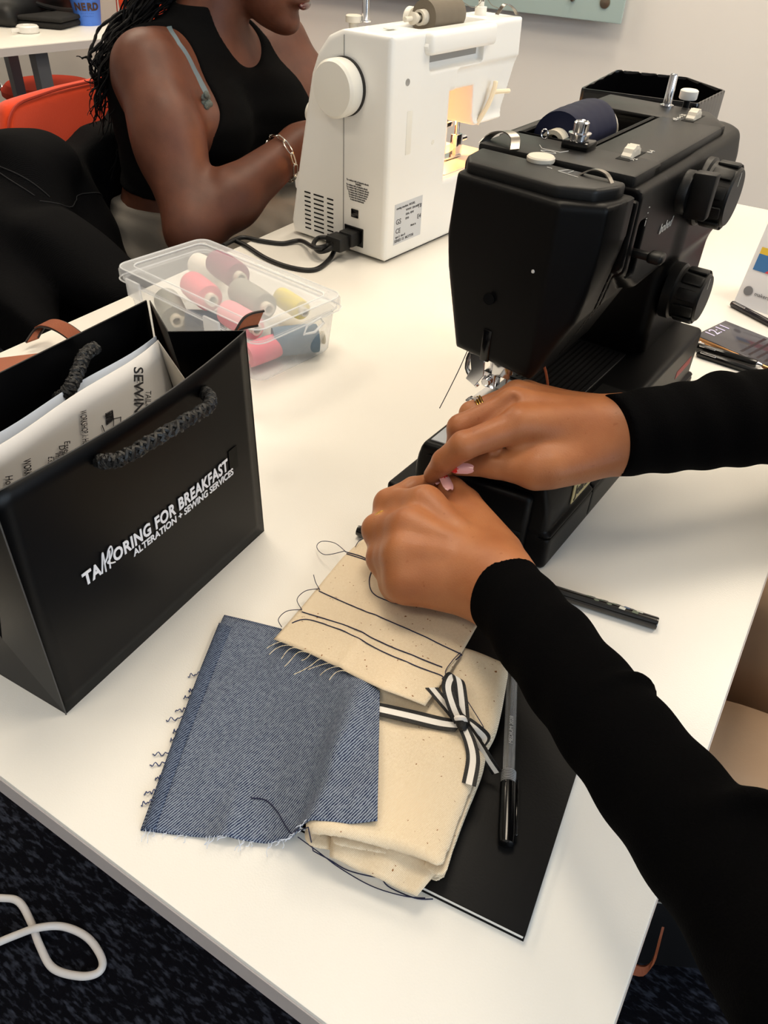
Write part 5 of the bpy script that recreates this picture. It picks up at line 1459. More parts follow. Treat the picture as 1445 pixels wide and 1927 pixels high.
# black top: sleeves and torso are the body pushed outwards
CUFF_L = Vector((-0.1218, 0.3474, 0.0640)); CL_n = (Vector(L_elb) - Vector(LW)).normalized()
CUFF_R = Vector((-0.0872, 0.5095, 0.1120)); CR_n = (Vector(R_elb) - Vector(RW)).normalized()
def top_fn(p):
    x, y, z = p
    # left sleeve with folds
    def sleeve(wr, el, sh, rw, re, rs, folds, seed):
        wr, el, sh = np.array(wr), np.array(el), np.array(sh)
        d = chain(p, [wr, el, sh], (rw, re, rs), 0.02)
        ax = el - wr
        L = np.linalg.norm(ax)
        t = ((x - wr[0]) * ax[0] + (y - wr[1]) * ax[1] + (z - wr[2]) * ax[2]) / L
        f = np.zeros_like(t)
        side_ = (x - wr[0]) * 0.6 + (z - wr[2]) * 1.2 + (y - wr[1]) * 0.4
        tt = np.clip(t, 0, L) / L
        upw = np.clip(((x - wr[0] - ax[0] * tt) * 0.34 + (y - wr[1] - ax[1] * tt) * 0.74 + (z - wr[2] - ax[2] * tt) * 0.57) / 0.03, 0, 1)
        for c, w, h in folds:
            f = f + h * np.exp(-((t - c - 0.25 * side_ * math.sin(seed + c * 40)) / w) ** 2) * upw
        f = f + 0.0007 * np.sin(t * 150 + side_ * 60)
        return d - f * np.clip(t / 0.02, 0, 1)
    sl = sleeve(LW, L_elb, L_sho, 0.0265, 0.0315, 0.050, ((0.128, 0.0045, 0.0045), (0.178, 0.006, 0.0055), (0.075, 0.012, 0.0012), (0.225, 0.012, 0.004)), 1.0)
    sl = np.maximum(sl, -plane(p, LW, CL_n) + 0.006)
    SWR = np.array(RW) - np.array(CR_n) * 0.024
    sr = sleeve(SWR, R_elb, R_sho, 0.0300, 0.0470, 0.058, ((0.060, 0.006, 0.0012), (0.105, 0.012, 0.0045), (0.165, 0.012, 0.0035)), 2.0)
    sr = np.maximum(sr, -plane(p, SWR, CR_n) + 0.004)
    tor = smin(rcone(p, (0.335, 0.465, 0.235), (0.335, 0.645, 0.245), 0.092, 0.092), rcone(p, (0.40, 0.56, -0.08), (0.34, 0.555, 0.18), 0.145, 0.130), 0.08)
    tor = smin(tor, rcone(p, (0.315, 0.555, 0.28), (0.295, 0.553, 0.36), 0.075, 0.064), 0.03)
    d = smin(np.minimum(sl, sr), tor, 0.03)
    return np.maximum(d, -(z + 0.165))
lo4, hi4 = rbox((-0.16, 0.12, -0.18), (0.57, 0.86, 0.45))
def only(fn, sgn, a, b_):
    return lambda p: np.maximum(fn(p), sbox(p, a, b_))
lo5, hi5 = rbox((-0.16, 0.10, 0.0), (0.12, 0.42, 0.19))
lo6, hi6 = rbox((-0.12, 0.46, 0.02), (0.09, 0.80, 0.20))
topm = sdf_mesh('top', [(loc3(only(top_fn, 1, (-0.16, 0.10, 0.0), (0.10, 0.42, 0.19))), lo5, hi5, 0.0022), (loc3(only(top_fn, 1, (-0.12, 0.46, 0.02), (0.07, 0.80, 0.20))), lo6, hi6, 0.0022),
                        (loc3(lambda p: np.maximum(top_fn(p), np.minimum(np.minimum(plane(p, (0.07, 0, 0), (-1, 0, 0)), 9), 9))), lo4, hi4, 0.006)])
link('long_sleeved_top', topm, M_knit, mk, smooth='full')
def trousers(p):
    d = rcone(p, (0.40, 0.49, -0.17), (0.40, 0.62, -0.17), 0.128, 0.128)
    for s, k in (((0.39, 0.515, -0.19), ((-0.03, 0.480, -0.205), (0.02, 0.43, -0.62))), ((0.39, 0.64, -0.19), ((-0.03, 0.715, -0.205), (0.02, 0.70, -0.62)))):
        c = chain(p, [s, k[0], k[1]], (0.095, 0.072, 0.066), 0.02)
        d = smin(d, c, 0.02)
    d = d - 0.003 * np.sin(p[0] * 40 + p[1] * 55) - 0.002 * np.sin(p[1] * 90 + p[2] * 60)
    return np.maximum(np.maximum(d, p[2] + 0.095), -(p[2] + 0.66))
lo7, hi7 = rbox((-0.14, 0.30, -0.68), (0.56, 0.82, -0.08))
link('trousers', sdf_mesh('trousers', [(loc3(trousers), lo7, hi7, 0.006)]), mat('beige_cotton', (186, 156, 128), 0.8, spec=0.2, var=0.04, bump=0.1, bscale=800), mk, smooth='full')
def hairf(p):
    d = ell(p, (0.262, 0.545, 0.570), (0.105, 0.086, 0.112))
    d = smin(d, ell(p, (0.345, 0.545, 0.60), (0.06, 0.06, 0.055)), 0.02)
    return smax(d, -ell(p, (0.150, 0.545, 0.50), (0.075, 0.085, 0.120)), 0.01)
lo8, hi8 = rbox((0.12, 0.42, 0.42), (0.43, 0.66, 0.72))
link('hair', sdf_mesh('hair', [(loc3(hairf), lo8, hi8, 0.006)]), mat('black_hair', (14, 12, 12), 0.6, bump=0.8, bscale=300), mk, smooth='full')
for s in (-1, 1):
    ey = B()
    bmesh.ops.create_uvsphere(ey, u_segments=16, v_segments=10, radius=0.0085)
    ey.transform(Matrix.Translation(rel((0.1605, 0.545 + s * 0.030, 0.552))))
    eo = link('eye', ey, mat('eye_white', (225, 220, 212), 0.2), mk)
    link('iris', lathe(B(), [(0.0045, 0), (0.003, 0.0008), (0.0005, 0.001)], Vector(rel((0.1605, 0.545 + s * 0.030, 0.552))) + Vector((-0.0078, 0, -0.002)), (-1, 0, -0.25), 16), mat('dark_iris', (30, 18, 12), 0.15), eo)
    sh = sdf_mesh('shoe', [(loc3(lambda p, s=s: np.maximum(rcone(p, (0.04, 0.565 + s * 0.135, -0.70), (-0.13, 0.565 + s * 0.135, -0.705), 0.045, 0.038), -(p[2] + 0.738))), *rbox((-0.19, 0.565 + s * 0.135 - 0.06, -0.742), (0.10, 0.565 + s * 0.135 + 0.06, -0.64)), 0.004)])
    link('shoe', sh, mat('white_shoe', (215, 212, 206), 0.5), mk)
# nails: pale pink with red tips
M_nail = mat('pink_nail', (222, 168, 168), 0.15, coat=0.6)
M_nailtip = mat('red_nail_tip', (214, 40, 38), 0.15, coat=0.6)
def nail(base, tip, nrm, w):
    base, tip, nrm = Vector(rel(base)), Vector(rel(tip)), Vector(nrm).normalized()
    d = tip - base
    L = d.length
    x = d.normalized()
    y = nrm.cross(x).normalized()
    nrm = x.cross(y)
    nu, nv = 10, 16
    G = np.zeros((nv + 1, nu + 1, 3))
    for j in range(nv + 1):
        t = j / nv
        wd = w * (0.45 + 0.55 * math.sqrt(min(t * 4, 1))) * (1 - 0.55 * max(0, (t - 0.6) / 0.4) ** 2)
        for i in range(nu + 1):
            s = 2 * i / nu - 1
            G[j, i] = base + x * (L * t) + y * (s * wd / 2) + nrm * (0.0016 * (1 - s * s) + 0.0006 * math.sin(t * math.pi))
    def mi(j, i): return 1 if j / nv > 0.56 + 0.14 * (2 * i / nu - 1) ** 2 else 0
    return link('fingernail', sheet(B(), G, 0.0006, mi), [M_nail, M_nailtip], mk)
VW = -np.array([-0.3893, 0.6681, -0.6341])
nail((-0.1820, 0.4060, 0.0805), (-0.1974, 0.4213, 0.0805), (0.50, -0.50, 0.7), 0.0080)
nail((-0.1719, 0.4207, 0.0955), (-0.1905, 0.4176, 0.0900), (0.25, -0.80, 0.55), 0.0078)
nail((-0.1986, 0.4141, 0.0735), (-0.1969, 0.4258, 0.0740), (-0.3, 0.4, 0.8), 0.007)
# rings
def ring(c, axis, r, tr, m, name='ring'):
    M_ = frame_of(axis)
    return link(name, tube(B(), [Vector(rel(c)) + M_ @ Vector((r * math.cos(a), r * math.sin(a), 0)) for a in [k * math.pi / 14 for k in range(28)]], tr, 8, closed=True), m, mk)
M_gold = mat('gold', (214, 176, 96), 0.2, metal=1)
fa = np.array(R_rng[1]) - np.array(R_rng[0])
rc_ = np.array(R_rng[0]) + fa * 0.78
ring(rc_, fa, 0.0112, 0.0009, M_gold); ring(rc_ + fa / np.linalg.norm(fa) * 0.002, fa, 0.0112, 0.0009, M_gold); ring(rc_ - fa / np.linalg.norm(fa) * 0.002, fa, 0.0112, 0.0008, M_gold)
gem = B()
for k in range(5):
    bmesh.ops.create_icosphere(gem, subdivisions=1, radius=0.0013, matrix=Matrix.Translation(Vector(rel(rc_ + fa / np.linalg.norm(fa) * 0.004)) + Vector((0.001 * math.cos(k * 1.256) - 0.002, 0.0022 * math.sin(k * 1.256), 0.0112 + 0.0006 * math.cos(k * 2)))))
tag(link('ring_stones', gem, mat('clear_stone', (235, 238, 245), 0.02, trans=0.6), mk), kind='stuff')
fa2 = np.array(L_pip[0]) - np.array(L_mcp[0])
ring(np.array(L_pip[1]) * 0.85 + np.array(L_mcp[1]) * 0.15 + np.array([-0.0, 0.003, -0.001]), np.array(L_pip[1]) - np.array(L_mcp[1]), 0.0128, 0.0008, M_gold)


# ------------------------------------------------------------------ the seated person at the white machine
M_skin2 = skin_mat('deep_brown_skin', (98, 58, 42), (80, 46, 33), 0.5)
M_tank = mat('black_rib_cotton', (6, 6, 7), 0.9, spec=0.1, bump=0.4, bscale=700)
sw = thing('person', 'person with long braids in a black tank top working at the white machine', 'person', (-1.02, 1.06, ZF))
ORG2 = np.array(sw.location)
def loc4(fn): return lambda p: fn([p[0] + ORG2[0], p[1] + ORG2[1], p[2] + ORG2[2]])
def rbox2(lo, hi): return tuple(np.array(lo) - ORG2), tuple(np.array(hi) - ORG2)
S_rsh = (-0.985, 0.925, 0.190); S_rel = (-0.850, 0.848, 0.004); S_rwr = (-0.795, 1.040, 0.094)
S_lsh = (-0.990, 1.245, 0.190); S_lel = (-0.860, 1.275, -0.010); S_lwr = (-0.770, 1.130, 0.090)
S_hd = np.array((-0.945, 1.118, 0.345)); S_f = np.array((0.93, 0.33, -0.16)); S_f = S_f / np.linalg.norm(S_f)
S_side = np.cross(S_f, (0, 0, 1)); S_side = S_side / np.linalg.norm(S_side); S_up = np.cross(S_side, S_f)
def hp(a, b_, c): return tuple(S_hd + S_f * a + S_side * b_ + S_up * c)
S_rot = [list(S_f), list(S_side), list(S_up)]
def s_torso(p):
    d = rcone(p, (-1.02, 0.985, 0.155), (-1.02, 1.185, 0.155), 0.082, 0.082)
    d = smin(d, rcone(p, (-1.02, 1.01, 0.08), (-1.02, 1.16, 0.08), 0.098, 0.098), 0.04)
    d = smin(d, rcone(p, (-1.03, 1.00, -0.03), (-1.03, 1.15, -0.03), 0.092, 0.092), 0.05)
    d = smin(d, rcone(p, (-1.04, 0.99, -0.15), (-1.04, 1.17, -0.15), 0.125, 0.125), 0.07)
    for y in (1.005, 1.165):
        d = smin(d, ell(p, (-0.945, y, 0.105), (0.062, 0.066, 0.062)), 0.03)
    d = smin(d, rcone(p, (-1.01, 1.075, 0.20), (-0.985, 1.095, 0.275), 0.062, 0.052), 0.035)
    return d
def s_arm(p, sh, el, wr, hand):
    sh, el, wr = np.array(sh), np.array(el), np.array(wr)
    d = rcone(p, sh, el, 0.053, 0.041)
    d = smin(d, ell(p, sh * 0.55 + el * 0.45, (0.050, 0.047, 0.070)), 0.03)
    mid = el * 0.65 + wr * 0.35
    d = smin(d, chain(p, [el, mid, wr], (0.040, 0.042, 0.0265), 0.02), 0.02)
    d = smin(d, ell(p, el + np.array([0.0, -0.006, -0.010]), (0.034, 0.034, 0.032)), 0.02)
    h = np.array(hand)
    d = smin(d, rcone(p, wr, h, 0.027, 0.032), 0.02)
    dr = (h - wr) / np.linalg.norm(h - wr)
    sd = np.cross(dr, (0, 0, 1)); sd = sd / np.linalg.norm(sd)
    for k, L in ((-1.5, 0.068), (-0.5, 0.078), (0.5, 0.074), (1.5, 0.060)):
        a = h + sd * (k * 0.016) + dr * 0.012
        d = smin(d, chain(p, [a, a + dr * L * 0.55 + np.array([0, 0, -0.006]), a + dr * L + np.array([0, 0, -0.026])], (0.0105, 0.009, 0.0075), 0.004), 0.006)
    sg = -1 if sh[1] > 1.1 else 1
    tb = wr * 0.5 + h * 0.5 - sd * 0.022 * sg
    d = smin(d, chain(p, [tb, tb + dr * 0.035 - sd * 0.014 * sg, tb + dr * 0.065 - sd * 0.010 * sg], (0.014, 0.011, 0.009), 0.005), 0.01)
    return d
def s_head(p):
    d = ell(p, hp(-0.012, 0, 0.030), (0.098, 0.076, 0.100), S_rot)
    d = smin(d, ell(p, hp(0.048, 0, -0.048), (0.044, 0.052, 0.058), S_rot), 0.03)
    d = smin(d, ell(p, hp(0.076, 0, -0.092), (0.022, 0.026, 0.018), S_rot), 0.02)           # chin
    d = smin(d, rcone(p, hp(0.090, 0, 0.020), hp(0.106, 0, -0.018), 0.009, 0.015), 0.014)   # nose
    d = smin(d, ell(p, hp(0.090, 0, -0.056), (0.020, 0.026, 0.013), S_rot), 0.008)
    for s in (-1, 1):
        d = smin(d, ell(p, hp(-0.012, 0.078 * s, -0.010), (0.020, 0.010, 0.032), S_rot), 0.006)
        d = smax(d, -ell(p, hp(0.096, 0.031 * s, 0.018), (0.012, 0.016, 0.009), S_rot), 0.010)
        d = smin(d, ell(p, hp(0.080, 0.031 * s, 0.018), (0.012, 0.014, 0.010), S_rot), 0.004)
    return d
def s_legs(p):
    d = None
    for s, k in (((-1.03, 0.985, -0.20), ((-0.60, 0.930, -0.215), (-0.66, 0.92, -0.66))), ((-1.03, 1.165, -0.20), ((-0.60, 1.240, -0.215), (-0.66, 1.25, -0.66)))):
        c = chain(p, [s, k[0], k[1]], (0.088, 0.060, 0.042), 0.02)
        c = smin(c, rcone(p, rel0(0, 0, -0.03, k[1]), rel0(0.13, 0, -0.045, k[1]), 0.034, 0.026), 0.02)
        d = c if d is None else np.minimum(d, c)
    return d
def s_skin(p):
    d = smin(s_torso(p), s_arm(p, S_rsh, S_rel, S_rwr, (-0.740, 1.115, 0.120)), 0.035)
    d = smin(d, s_arm(p, S_lsh, S_lel, S_lwr, (-0.730, 1.165, 0.112)), 0.035)
    return smin(d, s_head(p), 0.018)
link('body', sdf_mesh('body', [(loc4(s_skin), *rbox2((-1.19, 0.78, -0.09), (-0.60, 1.36, 0.49)), 0.0046), (loc4(lambda p: np.minimum(np.maximum(s_torso(p), p[2] + 0.07), s_legs(p))), *rbox2((-1.20, 0.82, -0.742), (-0.46, 1.34, -0.05)), 0.010)]), M_skin2, sw, smooth='full')
def s_tank(p):
    d = s_torso(p) - 0.0045 - 0.0006 * np.sin(p[2] * 160 + p[0] * 40)
    for sh, s in ((S_rsh, -1), (S_lsh, 1)):
        cut = rcone(p, (sh[0] + 0.01, sh[1] - s * 0.018, sh[2] + 0.06), (sh[0] + 0.06, sh[1] - s * 0.004, sh[2] - 0.045), 0.060, 0.056)
        d = smax(d, -cut, 0.006)
    neck = ell(p, (-0.920, 1.108, 0.275), (0.100, 0.072, 0.100))
    d = smax(d, -neck, 0.004)
    d = np.maximum(d, p[2] - 0.262)
    return smax(d, -(p[2] - 0.000 + 0.06 * (p[0] + 1.0)), 0.004)
link('tank_top', sdf_mesh('tank_top', [(loc4(s_tank), *rbox2((-1.17, 0.85, -0.03), (-0.86, 1.32, 0.29)), 0.0035)]), M_tank, sw, smooth='full')
def snap(fn, q, off_=0.0, it=6):
    q = np.array(q, float)
    for _ in range(it):
        e = 1e-3
        P_ = [np.array([q[i], q[i] + (e if i == 0 else 0), q[i] + (e if i == 1 else 0), q[i] + (e if i == 2 else 0)], np.float64) for i in range(3)]
        v = fn(P_)
        g = (v[1:] - v[0]) / e
        g = g / (np.linalg.norm(g) + 1e-9)
        q = q - g * (v[0] - off_)
    return q
# neck band of the top
nbp = []
for k in range(32):
    a = 2 * math.pi * k / 32
    c = np.array((-0.925, 1.100, 0.265)) + np.array((0.085 * math.cos(a), 0.060 * math.sin(a), 0))
    nbp.append(c)
# bra strap
st = [snap(s_skin, q, 0.0012) for q in resample([(-1.000, 0.992, 0.262), (-0.9650, 0.9808, 0.2604), (-0.9350, 0.9712, 0.2421), (-0.9250, 0.9763, 0.2157), (-0.9200, 0.9791, 0.1881), (-0.9150, 0.9743, 0.1629)], 18)]
st = [Vector(q - ORG2) for q in st]
link('bra_strap', strip_path(B(), st, [(0.25, 0.9, 0.25)] * len(st), 0.009, 0.0012), mat('blue_grey_elastic', (92, 108, 116), 0.6), sw)
lc = B()
lp = Vector(snap(s_skin, (-0.9150, 0.9676, 0.1508), 0.003) - ORG2)
for k in range(14):
    bmesh.ops.create_icosphere(lc, subdivisions=2, radius=0.0070, matrix=Matrix.Translation(lp + Vector((rnd.uniform(-.003, .003), rnd.uniform(-.009, .007), rnd.uniform(-.012, .010)))) @ Matrix.Diagonal((0.5, 0.8, 0.8, 1)))
tag(link('lace_edge', lc, mat('grey_lace', (84, 94, 92), 0.8, var=0.3, vscale=400, bump=1.0, bscale=600), sw), kind='stuff')
def s_trousers(p):
    d = rcone(p, (-1.04, 0.99, -0.155), (-1.04, 1.17, -0.155), 0.138, 0.138)
    for s, k in (((-1.03, 0.985, -0.20), ((-0.60, 0.930, -0.215), (-0.66, 0.92, -0.66))), ((-1.03, 1.165, -0.20), ((-0.60, 1.240, -0.215), (-0.66, 1.25, -0.66)))):
        d = smin(d, chain(p, [s, k[0], k[1]], (0.104, 0.080, 0.070), 0.02), 0.025)
    d = smin(d, rcone(p, (-0.965, 0.955, -0.110), (-0.93, 1.16, -0.100), 0.070, 0.070), 0.04)
    d = smin(d, s_torso(p) - 0.008, 0.01)
    d = d - 0.0035 * np.sin(p[0] * 55 + p[1] * 75 + 1) - 0.002 * np.sin(p[1] * 120 + p[2] * 90)
    return np.maximum(np.maximum(d, p[2] + 0.018 + 0.06 * (p[0] + 1.0)), -(p[2] + 0.66))
link('trousers', sdf_mesh('trousers', [(loc4(s_trousers), *rbox2((-1.21, 0.80, -0.68), (-0.50, 1.36, -0.02)), 0.0062)]), mat('grey_cotton', (128, 122, 114), 0.85, spec=0.2, var=0.06, bump=0.2, bscale=700), sw, smooth='full')
# hair: cap and braids falling behind the right shoulder
def s_hair(p):
    d = ell(p, hp(-0.028, 0, 0.045), (0.104, 0.086, 0.100), S_rot)
    d = smax(d, -ell(p, hp(0.100, 0, -0.030), (0.085, 0.085, 0.110), S_rot), 0.012)
    return d
M_hair2 = mat('black_braids', (3, 2, 3), 0.6, spec=0.15, bump=0.8, bscale=500)
hr = link('hair', sdf_mesh('hair', [(loc4(s_hair), *rbox2((-1.12, 0.98, 0.22), (-0.80, 1.26, 0.52)), 0.006)]), M_hair2, sw, smooth='full')
rb_ = random.Random(11)
ENDS = [(-1.0700, 0.8799, 0.1141), (-1.0600, 0.8798, 0.1726), (-1.1000, 0.9130, 0.0867), (-1.0900, 0.9226, 0.0945), (-1.1000, 0.9295, 0.0427), (-1.0500, 0.8783, 0.1454), (-1.0600, 0.8965, 0.1227), (-1.1000, 0.9327, 0.0165)]
MIDS = [(-1.0600, 0.9165, 0.2035), (-1.0700, 0.9449, 0.2171), (-1.0800, 0.9552, 0.1899), (-1.0600, 0.9513, 0.2069), (-1.0900, 0.9478, 0.1749)]
TOPS = [(-1.0500, 0.9880, 0.2671), (-1.0600, 1.0310, 0.2773), (-1.0400, 1.0458, 0.2815), (-1.0700, 0.9907, 0.2515), (-1.0500, 1.0811, 0.2893)]
for k in range(90):
    a = Vector(S_hd + S_side * rb_.uniform(0.02, 0.075) - S_f * rb_.uniform(0.03, 0.10) + S_up * rb_.uniform(-0.01, 0.07))
    jit = lambda s: Vector((rb_.uniform(-s, s), rb_.uniform(-s, s), rb_.uniform(-s, s)))
    t_, m_, e_ = Vector(rb_.choice(TOPS)) + jit(0.018), Vector(rb_.choice(MIDS)) + jit(0.018), Vector(rb_.choice(ENDS)) + jit(0.012)
    if k > 30: e_ = m_ * 0.45 + e_ * 0.55 + jit(0.015)
    path = catmull([a, t_, (t_ + m_) / 2 + jit(0.008), m_, (m_ + e_) / 2 + jit(0.012), e_], 10)
    path = [Vector(p_) - Vector(ORG2) + Vector((0.003 * math.sin(i * 0.7 + k), 0.004 * math.cos(i * 0.55 + k * 2), 0)) for i, p_ in enumerate(path)]
    n_ = len(path)
    r0 = rb_.uniform(0.0012, 0.0024) if k < 62 else 0.0008
    link('braid', tube(B(), path, [r0 * (1 + 0.22 * math.sin(i * 2.2)) * (1 - 0.75 * max(0, (i / n_ - 0.7) / 0.3)) for i in range(n_)], 6), M_hair2, hr)
# lips
lpz = B()
for a, b_ in ((0.006, -0.0495), (0.0055, -0.0625)):
    bmesh.ops.create_uvsphere(lpz, u_segments=20, v_segments=12, radius=1.0, matrix=Matrix.Translation(Vector(hp(0.1035, 0, b_)) - Vector(ORG2)) @ Matrix(S_rot).transposed().to_4x4() @ Matrix.Diagonal((0.008, 0.023, 0.0068, 1)))
link('lips', lpz, mat('glossy_lips', (84, 44, 42), 0.2, coat=0.5), sw)
for s in (-1, 1):
    ey = B()
    bmesh.ops.create_uvsphere(ey, u_segments=16, v_segments=10, radius=0.0098)
    ey.transform(Matrix.Translation(Vector(hp(0.0822, 0.031 * s, 0.0165)) - Vector(ORG2)))
    eo = link('eye', ey, MATS['eye_white'], sw)
    link('iris', lathe(B(), [(0.0050, 0), (0.003, 0.001), (0.0005, 0.0012)], Vector(hp(0.0905, 0.031 * s, 0.0125)) - Vector(ORG2), Vector(S_f) - Vector(S_up) * 0.35, 16), MATS['dark_iris'], eo)
    yk = 0.92 if s < 0 else 1.25
    link('shoe', sdf_mesh('shoe', [(loc4(lambda p, yk=yk: np.maximum(rcone(p, (-0.68, yk, -0.70), (-0.51, yk, -0.705), 0.046, 0.038), -(p[2] + 0.738))), *rbox2((-0.75, yk - 0.06, -0.742), (-0.45, yk + 0.06, -0.64)), 0.005)]), MATS['white_shoe'], sw)
# chain bracelet: one link after the other around the wrist
M_silver = mat('silver', (222, 218, 208), 0.15, metal=1)
bc_ = np.array(S_rel) * 0.17 + np.array(S_rwr) * 0.83
bx_ = (np.array(S_rwr) - np.array(S_rel)); bx_ = bx_ / np.linalg.norm(bx_)
bx_ = bx_ + np.array((0.0, 0.0, -0.22)); bx_ = bx_ / np.linalg.norm(bx_)
Mb = frame_of(bx_)
NL = 12
for k in range(NL):
    a0 = 2 * math.pi * k / NL
    R_ = 0.0345
    c = Vector(bc_ - ORG2) + Mb @ Vector((R_ * math.cos(a0), R_ * math.sin(a0), 0))
    tdir = Mb @ Vector((-math.sin(a0), math.cos(a0), 0))
    ndir = Mb @ Vector((math.cos(a0), math.sin(a0), 0))
    wdir = (Mb @ Vector((0, 0, 1))) if k % 2 == 0 else ndir * 0.6 + (Mb @ Vector((0, 0, 1))) * 0.5
    hl, hw_ = (0.0115, 0.0038) if k % 2 == 0 else (0.0090, 0.0030)
    pts = [c + tdir * (hl * math.copysign(abs(math.cos(t)) ** 0.6, math.cos(t))) + wdir * (hw_ * math.sin(t)) for t in [j * math.pi / 9 for j in range(18)]]
    link('bracelet_link', tube(B(), pts, 0.0010, 6, closed=True), M_silver, sw)


# ------------------------------------------------------------------ chairs
M_red = mat('orange_red_upholstery', (206, 62, 24), 0.85, spec=0.2, bump=0.3, bscale=900, sheen=0.2)
def chair(label, loc, rotz, group='red upholstered chairs'):
    """local: faces +x, origin on the floor below the seat centre"""
    t = thing('upholstered_chair', label, 'chair', loc, rotz, group)
    link('seat', sdf_mesh('seat', [(lambda p: smax(ell(p, (0.0, 0.0, 0.43), (0.255, 0.255, 0.05)), p[2] - 0.462, 0.02), (-0.27, -0.27, 0.36), (0.27, 0.27, 0.48), 0.008)]), M_red, t, smooth='full')
    def back(p):
        x, y, z = p
        xc = -0.235 - 0.10 * (z - 0.45) + 0.75 * y * y
        o = poly2(y, z, [(-0.225, 0.845), (0.225, 0.845), (0.245, 0.80), (0.225, 0.50), (-0.225, 0.50), (-0.245, 0.80)]) - 0.022
        return rmax(o, np.abs(x - xc) - 0.017, 0.012)
    bk = link('backrest', sdf_mesh('backrest', [(back, (-0.34, -0.28, 0.46), (-0.12, 0.28, 0.89), 0.006)]), M_red, t, smooth='full')
    pts = [(-0.235 - 0.10 * (z - 0.45) + 0.75 * y * y + 0.0175, y, z) for y, z in catmull2([(-0.262, 0.60), (-0.264, 0.79), (-0.235, 0.855), (-0.15, 0.866), (0, 0.867), (0.15, 0.866), (0.235, 0.855), (0.264, 0.79), (0.262, 0.60)])]
    link('piping', tube(B(), pts, 0.0022, 5), mat('dark_red_piping', (150, 38, 16), 0.8), bk)
    for sx in (-1, 1):
        for sy in (-1, 1):
            link('leg', tube(B(), [(0.13 * sx, 0.13 * sy, 0.40), (0.20 * sx, 0.20 * sy, 0.20), (0.235 * sx, 0.235 * sy, 0.0)], [0.011, 0.010, 0.009], 10), M_chrome, t)
    for sy in (-1, 1):
        link('back_support', tube(B(), catmull([(-0.05, 0.12 * sy, 0.395), (-0.20, 0.12 * sy, 0.40), (-0.262, 0.12 * sy, 0.46), (-0.262, 0.12 * sy, 0.60)], 6), 0.009, 8), M_chrome, t)
    return t
def catmull2(pts): return [(p.x, p.y) for p in catmull([(a, b_, 0) for a, b_ in pts], 6)]
chair('orange red chair behind the seated person with a dark jacket over it', (-0.985, 1.065, ZF), 0.0)
stl = thing('stool', 'round orange red seat on chrome legs under the far table', 'stool', (-3.08, 2.33, ZF))
link('seat', lathe(B(), [(0.02, 0.395), (0.165, 0.40), (0.188, 0.42), (0.188, 0.44), (0.165, 0.46), (0.02, 0.466)], (0, 0, 0), (0, 0, 1), 44), mat('stool_upholstery', (196, 56, 24), 0.85), stl)
for k in range(4):
    a = math.pi / 4 + k * math.pi / 2
    link('leg', tube(B(), [(0.10 * math.cos(a), 0.10 * math.sin(a), 0.40), (0.19 * math.cos(a), 0.19 * math.sin(a), 0.0)], 0.011, 10), M_chrome, stl)
link('back_post', tube(B(), catmull([(-0.10, -0.09, 0.42), (-0.17, -0.12, 0.46), (-0.175, -0.125, 0.70)], 6), 0.014, 12), M_chrome, stl)
link('back_pad', box(B(), (-0.20, -0.20, 0.70), (-0.15, -0.05, 0.86), 0.02, 3), MATS['stool_upholstery'], stl)
chair('orange red chair whose backrest rises behind the blue cups', (-2.47, 2.26, ZF), math.radians(-90))

# dark denim jacket hung over the chair
M_jkt = weave_mat('black_denim', (2, 2, 3), (9, 9, 11), 0.0016, 0.7, 1.0, bump=0.4)
jk = thing('denim_jacket', 'black denim jacket draped over the orange chair and hanging beside it', 'jacket', (-1.14, 0.78, ZF))
ORG3 = np.array(jk.location)
def jacket(p):
    x, y, z = p
    fold = 0.006 * np.sin(y * 60 + z * 18) + 0.004 * np.sin(z * 70 + y * 25 + 1)
    # part over the backrest and down to the seat
    zt = 0.045 + 0.22 * np.clip(y - 0.80, 0, 0.25) - 2.0 * np.clip(0.79 - y, 0, 1) ** 2
    slab = rmax(np.abs(x + 1.165 - 0.35 * (y - 1.05) ** 2 - 0.04 * np.clip(-z, 0, 0.5)) - 0.036, np.abs(y - 0.92) - 0.195, 0.03)
    slab = smax(slab, z - zt, 0.02)
    slab = smax(slab, -(z + 0.45), 0.03)
    # bulk slumping forward beside the seat
    b1 = rcone(p, (-1.12, 0.80, -0.02), (-1.00, 0.76, -0.26), 0.085, 0.10)
    b2 = rcone(p, (-1.05, 0.78, -0.10), (-0.90, 0.72, -0.36), 0.075, 0.085)
    # sleeves
    s1 = rcone(p, (-0.9900, 0.6926, -0.0148), (-0.8700, 0.7111, -0.0533), 0.060, 0.045)
    s2 = rcone(p, (-1.1000, 0.7682, 0.0524), (-1.0200, 0.6380, -0.0446), 0.070, 0.055)
    s3 = rcone(p, (-1.0200, 0.6380, -0.0446), (-0.9200, 0.5806, -0.0928), 0.055, 0.050)
    d = smin(slab, b1, 0.05)
    d = smin(d, b2, 0.04)
    d = smin(d, s1, 0.012)
    d = smin(d, smin(s2, s3, 0.02), 0.015)
    d = d - fold * 0.7
    # keep clear of the table edge and of the person
    d = np.maximum(d, x + 0.80)
    return smax(d, -(s_torso(p) - 0.012), 0.006)
link('jacket_body', sdf_mesh('jacket_body', [(lambda p: jacket([p[0] + ORG3[0], p[1] + ORG3[1], p[2] + ORG3[2]]), tuple(np.array((-1.26, 0.56, -0.56)) - ORG3), tuple(np.array((-0.78, 1.16, 0.16)) - ORG3), 0.006)]), M_jkt, jk, smooth='full')
M_stitch = mat('grey_topstitch', (22, 22, 25), 0.8)
def seam(pts):
    q = [Vector(snap(jacket, p, 0.0008) - ORG3) for p in resample([tuple(p) for p in catmull(pts, 5)], 34)]
    for k in range(0, 33, 2):
        pass
    link('seam', tube(B(), q, 0.0008, 5), M_stitch, jk)
